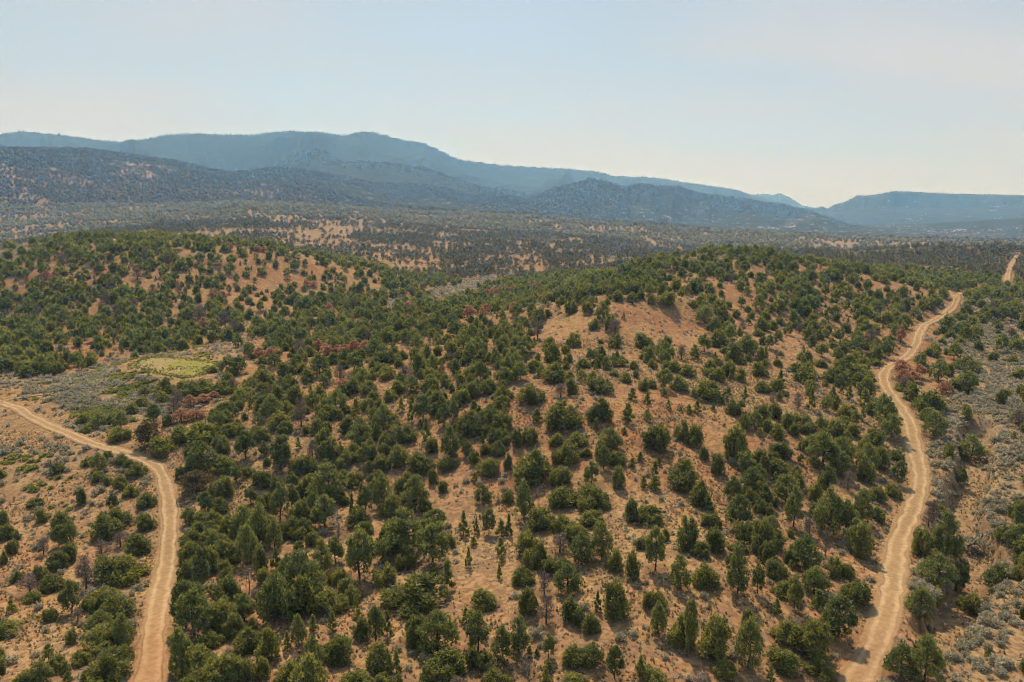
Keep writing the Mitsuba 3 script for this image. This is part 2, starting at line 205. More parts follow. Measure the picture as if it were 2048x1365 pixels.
# ------------------------------------------------------------------ cover of the land
TREES = [(-1074,1606,24,36,'j'),(-1009,1632,30,29,'j'),(-945,1587,47,41,'j'),(-1032,1551,33,29,'j'),(-982,1478,25,27,'j'),(-969,1428,17,26,'j'),(-1009,1545,15,20,'j'),(-902,1503,27,41,'p'),(-886,1515,25,44,'p'),(-844,1430,31,35,'j'),(-852,1401,40,32,'j'),(-848,1358,27,26,'j'),(-801,1308,39,29,'j'),(-913,1469,29,31,'d'),(-833,1292,43,31,'d'),(-813,1260,30,16,'j'),(-894,1349,23,18,'j'),(-710,1201,32,50,'p'),(-728,1179,24,21,'j'),(-646,1084,20,23,'j'),(-593,1019,23,17,'j'),(-617,999,25,20,'j'),(-639,1017,19,27,'s'),(-603,995,14,16,'s'),(-766,1125,36,23,'j'),(-641,968,31,16,'j'),(-623,971,25,26,'p'),(-588,972,13,14,'s'),(-690,994,12,17,'j'),(-825,1554,67,46,'j'),(-823,1602,53,37,'j'),(-758,1578,42,33,'j'),(-774,1492,37,27,'d'),(-715,1482,54,36,'j'),(-763,1402,44,46,'d'),(-676,1350,77,47,'j'),(-739,1299,41,54,'d'),(-710,1338,22,32,'p'),(-736,1340,18,30,'p'),(-677,1227,62,32,'j'),(-620,1181,56,37,'j'),(-620,1116,34,31,'p'),(-580,1067,54,28,'j'),(-556,1071,29,45,'p'),(-538,981,50,36,'j'),(-543,1040,25,15,'j'),(-694,1586,31,34,'p'),(-656,1584,47,30,'j'),(-610,1571,39,36,'j'),(-533,1512,50,63,'p'),(-625,1479,44,40,'j'),(-590,1490,54,38,'j'),(-538,1415,61,43,'j'),(-619,1410,45,37,'j'),(-577,1298,37,42,'j'),(-528,1273,32,73,'p'),(-490,1396,40,67,'p'),(-444,1265,28,48,'g'),(-478,1269,21,24,'s'),(-504,1255,13,17,'s'),(-511,1122,42,68,'p'),(-469,1097,54,67,'p'),(-415,1152,31,40,'p'),(-423,1000,56,42,'j'),(-460,1001,31,54,'p'),(-454,976,22,34,'j'),(-436,1078,33,21,'j'),(-384,1059,39,31,'j'),(-379,994,47,32,'j'),(-348,978,25,28,'j'),(-393,963,43,22,'j'),(-419,962,33,18,'j'),(-493,1476,42,75,'p'),(-458,1457,29,50,'p'),(-419,1512,53,37,'j'),(-406,1583,29,23,'j'),(-388,1457,31,27,'j'),(-409,1447,19,15,'j'),(-345,1504,57,43,'g'),(-447,1351,29,49,'j'),(-425,1356,23,37,'s'),(-319,1363,32,46,'p'),(-332,1315,29,61,'p'),(-338,1209,63,77,'p'),(-364,1145,48,72,'p'),(-286,1180,48,38,'j'),(-299,1282,36,26,'j'),(-261,1287,47,86,'p'),(-220,1263,42,35,'j'),(-242,1410,35,40,'j'),(-195,1376,62,76,'p'),(-140,1323,59,69,'p'),(-112,1400,26,22,'j'),(-150,1481,44,34,'p'),(-284,1488,30,28,'j'),(-159,1174,83,44,'j'),(-106,1224,23,49,'s'),(-41,1162,43,27,'j'),(-92,1441,19,42,'s'),(-68,1440,12,30,'s'),(-44,1431,26,46,'p'),(-20,1422,21,29,'s'),(-6,1425,14,37,'s'),(-70,1385,14,16,'s'),(-20,1340,18,30,'s'),(-75,1304,13,34,'s'),(-18,1305,11,15,'s'),(-21,1249,10,24,'s'),(-245,1172,10,23,'s'),(-236,1143,15,16,'s'),(-219,1085,26,31,'j'),(-197,1073,27,49,'p'),(-183,1091,13,35,'s'),(-143,1064,38,43,'j'),(-105,1043,49,53,'p'),(-48,1035,37,55,'p'),(-68,1108,17,25,'s'),(-14,1004,26,50,'p'),(-83,1077,9,35,'g'),(-344,1032,35,47,'j'),(-309,1073,20,42,'p'),(-320,1054,11,28,'s'),(-297,1109,13,24,'s'),(-268,1108,15,29,'s'),(-245,1029,45,36,'j'),(-270,1002,27,44,'p'),(-181,999,36,37,'j'),(-156,994,14,29,'s'),(-301,979,33,25,'j'),(-333,984,22,27,'j'),(-288,997,14,23,'s'),(-95,990,56,28,'j'),(-124,1036,23,21,'j'),(-50,999,22,29,'j'),(-33,985,29,25,'j'),(-210,967,43,16,'j'),(-167,965,26,15,'j'),(-148,961,13,19,'s'),(-20,958,33,24,'j'),(-72,955,24,15,'d'),(-217,1191,34,12,'b'),(-62,1311,41,20,'b'),(-178,1146,21,10,'b'),(-24,1240,25,11,'b'),(-97,1148,23,8,'b'),(-240,1281,19,20,'b'),(59,1430,52,40,'j'),(26,1328,44,45,'j'),(98,1407,47,34,'j'),(122,1361,45,33,'j'),(151,1424,47,26,'j'),(152,1279,32,57,'p'),(84,1328,40,30,'d'),(118,1270,40,47,'p'),(78,1263,53,23,'j'),(18,1220,35,27,'j'),(87,1177,37,42,'p'),(51,1178,30,33,'d'),(23,1128,34,40,'j'),(50,1092,31,36,'d'),(83,1094,28,34,'j'),(99,1084,26,23,'j'),(112,1057,27,26,'j'),(127,1107,11,29,'s'),(155,1090,40,54,'j'),(168,1230,27,38,'j'),(190,1191,24,46,'j'),(220,1298,22,21,'j'),(230,1209,34,66,'p'),(253,1420,56,29,'j'),(271,1338,20,23,'j'),(293,1287,41,54,'j'),(258,1151,27,48,'p'),(214,1107,35,27,'j'),(206,1043,21,42,'p'),(314,1258,31,24,'j'),(303,1160,39,34,'j'),(349,1297,37,42,'j'),(375,1420,38,27,'j'),(392,1303,32,15,'j'),(345,1145,29,66,'p'),(430,1365,45,35,'j'),(379,1154,21,44,'p'),(425,1271,28,37,'j'),(232,1023,40,45,'j'),(241,1001,20,70,'p'),(271,996,46,58,'j'),(315,984,32,62,'p'),(341,1064,23,25,'j'),(50,1007,17,32,'p'),(48,975,15,17,'s'),(84,986,32,25,'j'),(107,983,27,29,'p'),(78,952,32,12,'j'),(133,954,23,41,'p'),(167,955,15,27,'s'),(185,945,31,19,'j'),(9,1021,24,51,'p'),(24,1015,10,14,'s'),(34,1013,9,11,'s'),(44,953,13,19,'s'),(20,971,30,32,'g'),(282,964,31,20,'j'),(240,936,32,16,'d'),(125,1014,12,20,'b'),(464,1329,33,33,'j'),(539,1454,36,74,'p'),(601,1439,48,80,'p'),(555,1333,24,44,'d'),(639,1449,48,63,'p'),(626,1378,43,58,'p'),(645,1363,48,64,'j'),(749,1546,33,29,'j'),(495,1266,46,54,'p'),(477,1290,26,27,'j'),(536,1253,31,31,'j'),(564,1259,27,26,'j'),(434,1224,39,28,'j'),(423,1167,39,23,'j'),(479,1185,38,40,'p'),(427,1127,23,47,'p'),(469,1142,25,26,'s'),(547,1176,49,34,'j'),(388,1055,39,30,'j'),(414,1029,56,48,'j'),(482,1070,45,56,'p'),(457,1076,31,27,'j'),(373,994,46,28,'j'),(417,992,36,24,'j'),(338,960,10,23,'s'),(753,1397,42,53,'j'),(804,1395,44,81,'p'),(842,1538,28,30,'d'),(936,1538,51,38,'k'),(737,1298,54,49,'p'),(813,1370,44,49,'p'),(629,1160,35,46,'p'),(718,1261,25,29,'j'),(802,1292,43,34,'j'),(878,1358,48,46,'p'),(981,1501,42,31,'j'),(1037,1552,28,47,'p'),(973,1456,46,49,'p'),(908,1344,34,34,'j'),(511,999,36,40,'p'),(550,981,42,59,'p'),(662,1027,10,16,'s'),(808,1178,12,22,'j'),(893,1428,29,7,'b'),(-1824,2828,82,44,'j'),(-1745,2824,72,40,'j'),(-1667,2831,50,37,'j'),(-975,2660,51,50,'p'),(-1020,2665,38,24,'j'),(-933,2662,55,50,'p'),(-939,2642,42,32,'j'),(-1090,2429,66,59,'j'),(-1070,2390,46,35,'j'),(-1155,2443,35,29,'j'),(-1050,2486,36,26,'j'),(-989,2430,82,43,'j'),(-989,2492,48,36,'j'),(-908,2445,79,36,'j'),(-1012,2353,46,41,'d'),(-965,2333,40,29,'r'),(-937,2355,40,23,'r'),(-940,2373,32,23,'r'),(-917,2395,32,18,'r'),(-811,2355,61,36,'j'),(-833,2254,80,30,'j'),(-1123,2280,44,33,'j'),(-1117,2332,49,37,'j'),(-1011,2187,39,49,'p'),(-982,2254,40,44,'d'),(-931,2182,47,33,'r'),(-897,2204,47,26,'r'),(-960,2166,35,29,'j'),(-1213,2193,50,31,'j'),(-1154,2160,38,34,'p'),(-1134,2183,42,32,'j'),(-1079,2136,38,44,'p'),(-1175,2107,31,22,'j'),(-1063,2040,50,34,'j'),(-956,2007,65,55,'q'),(-1030,2062,30,25,'j'),(-895,1962,58,41,'j'),(-820,2012,82,52,'j'),(-745,1847,63,66,'p'),(-779,1858,46,31,'j'),(-749,1980,45,31,'j'),(-750,2047,66,36,'j'),(-655,1890,49,65,'p'),(-685,1842,66,37,'j'),(-795,1829,30,27,'j'),(-733,1740,71,45,'q'),(-656,1716,56,48,'j'),(-639,1775,29,35,'p'),(-621,1809,30,21,'j'),(-663,1644,32,41,'p'),(-633,1637,46,31,'j'),(-1011,1876,37,40,'p'),(-1018,1935,25,20,'j'),(-970,1907,31,22,'j'),(-942,1886,28,20,'j'),(-895,1858,46,26,'j'),(-1058,1907,28,20,'j'),(-1107,1867,34,22,'j'),(-953,1808,24,19,'j'),(-984,1822,30,24,'j'),(-913,1785,35,31,'j'),(-872,1748,32,25,'j'),(-964,1705,25,38,'j'),(-874,1667,25,39,'p'),(-805,1688,39,28,'j'),(-1066,1702,36,16,'j'),(-711,2220,72,55,'j'),(-631,2285,59,48,'j'),(-560,2055,47,69,'d'),(-618,2058,63,40,'j'),(-597,2018,43,32,'j'),(-722,2646,51,38,'j'),(-661,2538,49,40,'j'),(-715,2410,47,42,'p'),(-819,2572,62,44,'j'),(-758,2635,63,41,'j'),(-780,2418,43,35,'j'),(-571,2313,34,35,'j'),(-585,2457,43,46,'p'),(-542,2456,47,47,'d'),(-520,2389,42,20,'r'),(-505,2104,58,41,'j'),(-488,2151,56,58,'p'),(-428,1993,48,39,'j'),(-475,2300,48,47,'j'),(-478,2456,51,39,'j'),(-421,2270,55,35,'j'),(-468,1914,50,53,'j'),(-423,1863,46,49,'j'),(-451,2141,31,22,'j'),(-422,2098,27,48,'s'),(-362,2043,66,54,'j'),(-403,2145,38,35,'j'),(-382,1954,32,35,'s'),(-339,1928,25,38,'s'),(-418,2452,55,35,'j'),(-375,2378,50,37,'j'),(-329,2234,43,39,'j'),(-339,2182,39,32,'j'),(-286,2213,43,45,'p'),(-321,2345,53,37,'d'),(-235,2199,53,37,'j'),(-230,2295,59,39,'j'),(-186,2213,39,36,'j'),(-296,2077,20,37,'s'),(-260,1996,19,52,'s'),(-201,2063,53,47,'j'),(-170,1934,38,53,'p'),(-147,1965,22,48,'p'),(-138,2066,53,41,'j'),(-62,2105,51,39,'j'),(-119,2296,55,32,'j'),(-18,2036,46,35,'j'),(-19,2171,56,38,'p'),(-34,2000,42,28,'j'),(-38,1868,61,46,'j'),(-104,1870,64,54,'j'),(-83,1941,25,34,'s'),(-143,1779,38,67,'p'),(-258,1904,59,39,'j'),(-289,1950,32,32,'j'),(-257,1780,49,45,'j'),(-208,1739,60,42,'j'),(-208,1872,24,52,'s'),(-301,1768,46,37,'j'),(-348,1801,35,50,'p'),(-342,1851,21,37,'p'),(-549,1821,51,74,'p'),(-503,1818,53,35,'j'),(-483,1858,36,36,'d'),(-532,1918,12,28,'s'),(-640,1988,48,31,'j'),(-567,1752,46,37,'j'),(-403,1674,72,71,'p'),(-380,1673,27,24,'j'),(-460,1706,42,45,'j'),(-488,1596,40,73,'p'),(-468,1629,30,55,'p'),(-386,1827,42,31,'j'),(-364,1729,42,31,'j'),(-396,1807,32,23,'j'),(-273,1606,40,62,'p'),(-233,1663,46,40,'j'),(-201,1574,47,65,'p'),(-306,1582,34,56,'p'),(-334,1586,13,43,'s'),(-180,1554,28,25,'j'),(-171,1675,25,31,'j'),(-146,1631,24,24,'j'),(-142,1727,45,26,'j'),(-53,1683,55,34,'j'),(-35,1755,37,30,'j'),(-80,1657,16,19,'s'),(-60,1567,31,36,'p'),(-9,1563,26,25,'j'),(-9,1686,22,37,'j'),(24,2171,49,48,'p'),(111,2154,73,50,'j'),(161,2187,28,20,'j'),(74,2297,44,27,'j'),(48,2003,61,47,'j'),(158,2043,39,42,'j'),(126,2012,45,31,'d'),(238,2074,63,43,'j'),(209,2296,40,24,'j'),(300,2341,41,26,'p'),(329,2340,34,26,'p'),(358,2307,30,25,'j'),(291,2226,29,17,'j'),(315,2171,31,26,'j'),(354,2229,21,21,'j'),(355,2126,34,32,'j'),(383,2150,28,20,'j'),(420,2143,45,51,'p'),(468,2157,49,40,'j'),(486,2353,60,33,'j'),(520,2315,48,37,'j'),(523,2108,75,52,'j'),(604,2354,49,27,'j'),(654,2372,46,49,'j'),(742,2521,32,20,'j'),(768,2414,50,42,'j'),(728,2252,43,32,'j'),(643,2147,17,38,'s'),(578,2011,42,38,'j'),(408,2087,20,20,'s'),(122,1831,80,62,'j'),(208,1865,57,53,'j'),(61,1882,27,30,'s'),(197,1815,15,26,'s'),(313,2024,23,29,'s'),(350,2009,19,29,'s'),(279,1864,30,42,'s'),(329,1883,21,27,'s'),(262,1803,15,14,'s'),(399,1983,13,26,'s'),(451,1978,19,22,'s'),(475,1989,22,32,'s'),(523,2017,13,20,'s'),(431,1983,13,13,'s'),(648,2015,36,33,'j'),(391,1807,32,44,'j'),(320,1743,65,53,'j'),(422,1780,46,46,'j'),(498,1734,54,78,'j'),(430,1718,25,29,'j'),(448,1660,35,42,'j'),(349,1590,70,53,'j'),(369,1518,42,44,'j'),(383,1491,27,27,'s'),(548,1702,50,49,'j'),(497,1584,49,52,'p'),(441,1515,37,56,'p'),(281,1682,16,19,'s'),(260,1658,16,19,'s'),(321,1675,14,16,'s'),(303,1627,16,30,'s'),(271,1573,15,26,'s'),(293,1569,28,28,'s'),(35,1637,83,61,'j'),(12,1783,32,41,'j'),(43,1779,46,37,'j'),(118,1683,52,41,'j'),(151,1753,43,29,'j'),(161,1708,28,17,'j'),(97,1608,50,37,'j'),(220,1732,48,44,'p'),(197,1649,30,46,'p'),(190,1691,25,37,'j'),(228,1667,38,28,'j'),(220,1579,31,46,'j'),(24,1481,32,70,'p'),(107,1519,62,33,'j'),(163,1500,62,41,'j'),(222,1429,28,44,'j'),(422,1609,32,24,'b'),(74,1838,42,20,'b'),(487,1879,21,15,'b'),(564,1848,27,15,'b'),(466,2095,47,13,'b'),(873,2568,33,20,'j'),(901,2405,62,51,'j'),(914,2531,49,29,'j'),(1030,2613,46,23,'j'),(1016,2459,75,48,'j'),(1110,2485,88,58,'j'),(1260,2740,53,21,'j'),(1102,2602,50,38,'j'),(770,2277,48,39,'j'),(805,2339,23,41,'s'),(903,2347,34,28,'j'),(717,2134,34,34,'d'),(757,2193,25,27,'j'),(828,2148,21,56,'s'),(907,2184,32,37,'j'),(943,2285,22,29,'s'),(988,2278,22,40,'s'),(1016,2238,36,43,'s'),(886,2203,18,21,'s'),(785,2131,38,41,'d'),(755,1987,58,42,'j'),(917,2129,45,37,'j'),(813,2030,36,21,'j'),(954,2107,17,38,'s'),(990,2062,60,83,'p'),(991,1998,52,61,'p'),(837,1989,52,45,'j'),(915,1966,54,41,'j'),(719,1781,70,72,'p'),(732,1881,52,37,'j'),(796,1846,45,48,'p'),(749,1744,46,54,'p'),(657,1897,40,36,'j'),(627,1797,53,35,'j'),(591,1704,53,35,'j'),(833,1798,44,62,'p'),(808,1735,43,61,'j'),(944,1883,34,27,'j'),(888,1757,32,50,'p'),(843,1686,36,29,'j'),(788,1645,43,30,'j'),(563,1568,54,54,'p'),(631,1598,32,39,'j'),(675,1636,35,57,'p'),(1282,2612,49,46,'r'),(1317,2634,49,37,'r'),(1352,2597,49,42,'r'),(1266,2520,51,39,'r'),(1303,2542,51,31,'r'),(1206,2433,51,39,'d'),(1413,2586,50,65,'p'),(1419,2699,48,40,'j'),(1610,2774,84,48,'p'),(1428,2493,76,49,'j'),(1425,2431,51,66,'p'),(1337,2422,35,35,'r'),(1363,2444,35,28,'r'),(1189,2326,49,56,'j'),(1205,2239,83,58,'j'),(1139,2164,56,37,'j'),(1102,2032,53,59,'p'),(1190,2424,35,22,'j'),(1281,2179,32,36,'j'),(1185,1986,55,58,'p'),(1077,1898,31,35,'j'),(1447,2299,37,42,'j'),(1584,2427,31,38,'j'),(1754,2711,48,32,'j'),(1065,1831,30,34,'j'),(910,1612,32,23,'j'),(850,1563,36,45,'d'),(1300,2000,16,16,'s'),(991,1734,26,8,'b'),(-662,2808,45,43,'r'),(-630,2830,45,34,'r'),(-598,2793,45,39,'r'),(-566,2819,45,43,'r'),(-533,2838,45,34,'r'),(-728,2952,35,46,'r'),(-703,2974,35,37,'r'),(-678,2937,35,42,'r'),(-520,2787,43,38,'r'),(-489,2809,43,30,'r'),(-907,2820,50,46,'r'),(-871,2842,50,37,'r'),(-163,5195,39,46,'r'),(-135,5217,39,37,'r'),(-107,5180,39,42,'r'),(-79,5206,39,46,'r'),(-50,5225,39,37,'r'),(-22,5189,39,42,'r'),(6,5195,39,46,'r'),(118,5340,39,46,'r'),(146,5362,39,37,'r'),(174,5325,39,42,'r'),(202,5351,39,46,'r'),(230,5370,39,37,'r'),(258,5334,39,42,'r'),(141,4382,39,39,'r'),(169,4404,39,31,'r'),(196,4367,39,36,'r'),(224,4393,39,39,'r'),(412,7344,43,46,'r'),(442,7366,43,37,'r'),(473,7329,43,42,'r'),(504,7355,43,46,'r'),(534,7374,43,37,'r'),(565,7338,43,42,'r'),(-1210,4695,45,38,'r'),(-1177,4717,45,30,'r'),(-2523,4318,46,45,'r'),(-2490,4340,46,36,'r'),(-2041,4338,71,51,'d'),(-1543,4121,36,46,'r'),(-1517,4143,36,37,'r'),(-1491,4106,36,42,'r'),(-1305,3585,77,71,'d'),(-1405,3588,42,46,'r'),(-1374,3610,42,37,'r'),(-1344,3573,42,42,'r'),(-1456,3682,70,79,'d'),(-1223,3477,66,61,'d'),(-1813,5032,35,46,'r'),(-1788,5054,35,37,'r'),(-1763,5017,35,42,'r'),(-1621,5093,49,42,'r'),(-1586,5115,49,33,'r'),(494,2936,74,61,'b'),(350,2677,68,62,'d'),(95,2938,63,69,'g'),(604,3130,79,49,'j'),(444,2620,67,49,'j'),(1174,2763,70,31,'b'),(522,2681,119,50,'b'),(1620,3428,65,55,'j'),(27,2689,51,43,'j'),(1715,4294,108,59,'j'),(1552,4146,78,49,'j')]
WOOD_MAP = '999999999999999999999999999999999999997777000000033333333333333399999999999999999999999999999999 999999999999999999999999777777777777777777000000033333333333333333333444999999999999999999999999 999999999999999077777777777777777777777777000000033333333333333333334444444444999999999999999999 999999999111110077777777777777777777777777000000033333333333333333334444444444400000999999999999 999911111111110007777777777777777777777777000000033333333333333333334444444444400000000009999999 999111111111111007777777777777777777777770000000033333333333333333334444444444400000000000000999 999911111111111007777777777777777777777770111111033333333333333333334444444444400000000000009999 999911111111111007777777777777777777777770111111033333333333333333334444444444400000000000009999 999911111111111007777777777777777777777771111111033333333333333333334444444444400000000000009999 999911111111111107777777777777777777777771111111033333333300000333334444444444400000000000009999 999911111111111107777777777777777777777711111111333333330000000000434444444444400000000020009999 999911111111111107777777777777777777777711111111333333330000000000444444444444400000220020009999 999911111111111100777777777777777777777771111111333333300000000000044444444444440002222220009999 999911111111111100777777777777777777777771111111333333330000000000044444444444440002222220009999 999911111111111110777777777777777777777771111111001111111111110000044444444444440002222220099999 999991111111111110777777777777777777777771111100001111111111111100044444444444444002222220099999 999991111111111100777777777777777777777777777770001111111111111111044444444444444000222220099999 999991111111111100777777777777777777777777777770001111111111111111144444444444444000002220099999 999991111111111100777777777777777777777666666677001111111111111111144444444444444000000200099999 999991111111111100777777777776666666666666666666701111111111111111144444444444444000000000099999 999991111111111100077777777666666666666666666666701111111111111111144444444444444000000000099999 999991000000000000077777766666666666666666666666601111111111111111144444444444440000000000099999 900000000000000000007777666666666666666666666666555333335551111111144444444444440000000000099999 000000000000000000000777666666666666666677777777553333333333335111144444444444440000000000999999 000000000000000000000077666666666666777777777777753333333333333333544444444444400000000000999999 000000000000000000000007666666666777777777777777753111111111333333555550444444400000300000999999 000000000000000000000000666655777777777777777777773111111111110033555555555044000003330000999999 000000000000000000000000777777777777777777777777773111111111100000555555555555000003330000299999 000000000000000000000000577777777777777777777777773111133311100000555555555555555503330000222299 000000000000000000000000117777777777777777777777773377888877100000555555555555585555333000222222 000000009999000000000011117777777777777778887777788888888888777005555555555555588555222200222222 000999999999000099991111115777777777777888888877788888888888777005555555555555888855222222222222 999999999999999999999555555777777777788888888877788888888888777775555555555555888857722222222222 999999999999999999995555555577777777888888888877788888888888777777755555555555888887772222222222 999999999999999999955555555377777777888888888877788888888888877777775555555555888887772222222222 999999999999991911555555553377777777888888888877788888888888877777777775555555888887777222222222 999999999999999999955555533377777777888888888887788888888888777777777777755558888885777222222222 999999999999999999995555333337777777888888888888888888888887551111777777777558888888772662222222 911111199999299999995555333337777777808888888888888888888887555777777777777999555115575662222222 999999999999999999995555333337777777880888888888888888888887755777777777777799999915555662222222 999999999999999999995553333333355577777708888888888888888888771111777777777999999995555662222222 999111111999999999955555555551111111777770007888888888888888777717777777777999999999999995222222 911111111199999999955555555555555555577770000088888888888888877777777777777999999999999999522229 911111111199999999955555555555555555577777000008888888888888877777777777777999999999999999955229 911111111199999999955555555551555555577777700008888888888888777777777777777999999999999999999559 911111111999999999955555555551155555577777700008888888888888777777777777777999999999999999999959 911111111999999999955555555551115115577777770008888888887778777777777777777999999999999999999999 911111119999999999995555555555115555557777777000777777777777777777777777777799999999999999999999 911111199999999999995555555555115555555577777770787777777777777777777777777799999999999999999999 911111999999999999995553355555155555555555577777777777777777557717777777777759999999999999999999 911119999999999999995553555551155555555555555555555555555555551111777777777759999999999999999999 911119999999999999995555555551555555555555555555555555555555551111177777777111999999999999999999 911111199999999999995555555555555555555555555555555555555555555111777777777111199999999999999999 911111119999999999955555555555555555555555555555555555555555555717777777777511155999999999999999 911111111999999999955555555555555555555555555555555555555555555777777777777511155119999999999999 911111111999999999955555555555555555555555555555555555555555555777777777777511151111111999999999 911111111199999999955555555555555555555555555555005555555555555717777777777511151111111111999999 911111111199999999955555555555555555555555555555000055555555555711777777777111155511111111999999 911111111199999997775555555555555555555555555555000005555555555711777777777111115999111999999999 911111111119999777775555555553333355555555555555550055555555555711177777777111119999999999999999 911111111119997777775555553333333333335555555555555055555555555577777777777111199999999999999999 911111111119977777777555533333333333333333555555555555555555555577777777777111999999999999999999 911111111119997777777755533333333333333333333355555555555555555555777777777111999999999999999999 911111111119977777777755333333333333333333333555555555555555555555555577777511119999999999999999 991111111199777777777755333333333333333333355555555555555555555555555555555511119999999999999999 999999111197777777777753333333333333333333555555555555555555555555555555555551155999999999999999 799999997777777777777533333333333333333355555555555555555555555555555555555551111119999999999999 797777777777777777775338888333339955555555555555555555555555555555555555555511111111111111199999 797777777777777777779988889999999999555555555555555555555555555555555555555511111111111111119999 777777777777777777779888899999999999955555555555555555555555555555555555555111111111111111111199 777777777777777777779988999999999999999555555555555555555555555555555555555551111111111111111199 777777777777777777779999999999999999999999995555555555555555555555555555555555551111111111111199 777777777777777777779999999999999999999999999555555555555555555555555555555551111111111111111119 999999997997777777779999999999999999999999999995555555555555555555555555555555555555111111111119 999999999999999999999999999999999999999999999999555555555555555555555555555555555551111111111119 999999999999999999999999999999999999999999999999955555555555555555555555555555555555511111111119 999999999999999999999999999999999999999999999999555555555555555555555555555555551111111111111119 999999999999999999999999999999999999999999999995555555555555555555555555555555511111111111111119 999999999999999999999999999999999999999999999995555555555555555555555555555555511111155551111119 999999999999999999999999999999999999999999999999955555555555555555555555555555555555555511111119 999999999999999999999999999999999999999999999999995555555555555555555555555555555555555111111119 999999999999999999999999999999999999999999999999999955555555555555555555555555555555555555555559 999999999999999999999999999999999999999999999999999955555555555555555555555555555555555555555519 999999999999999999999999999999999999999999999999999995555555555555555555555555555555555555555559'.split()
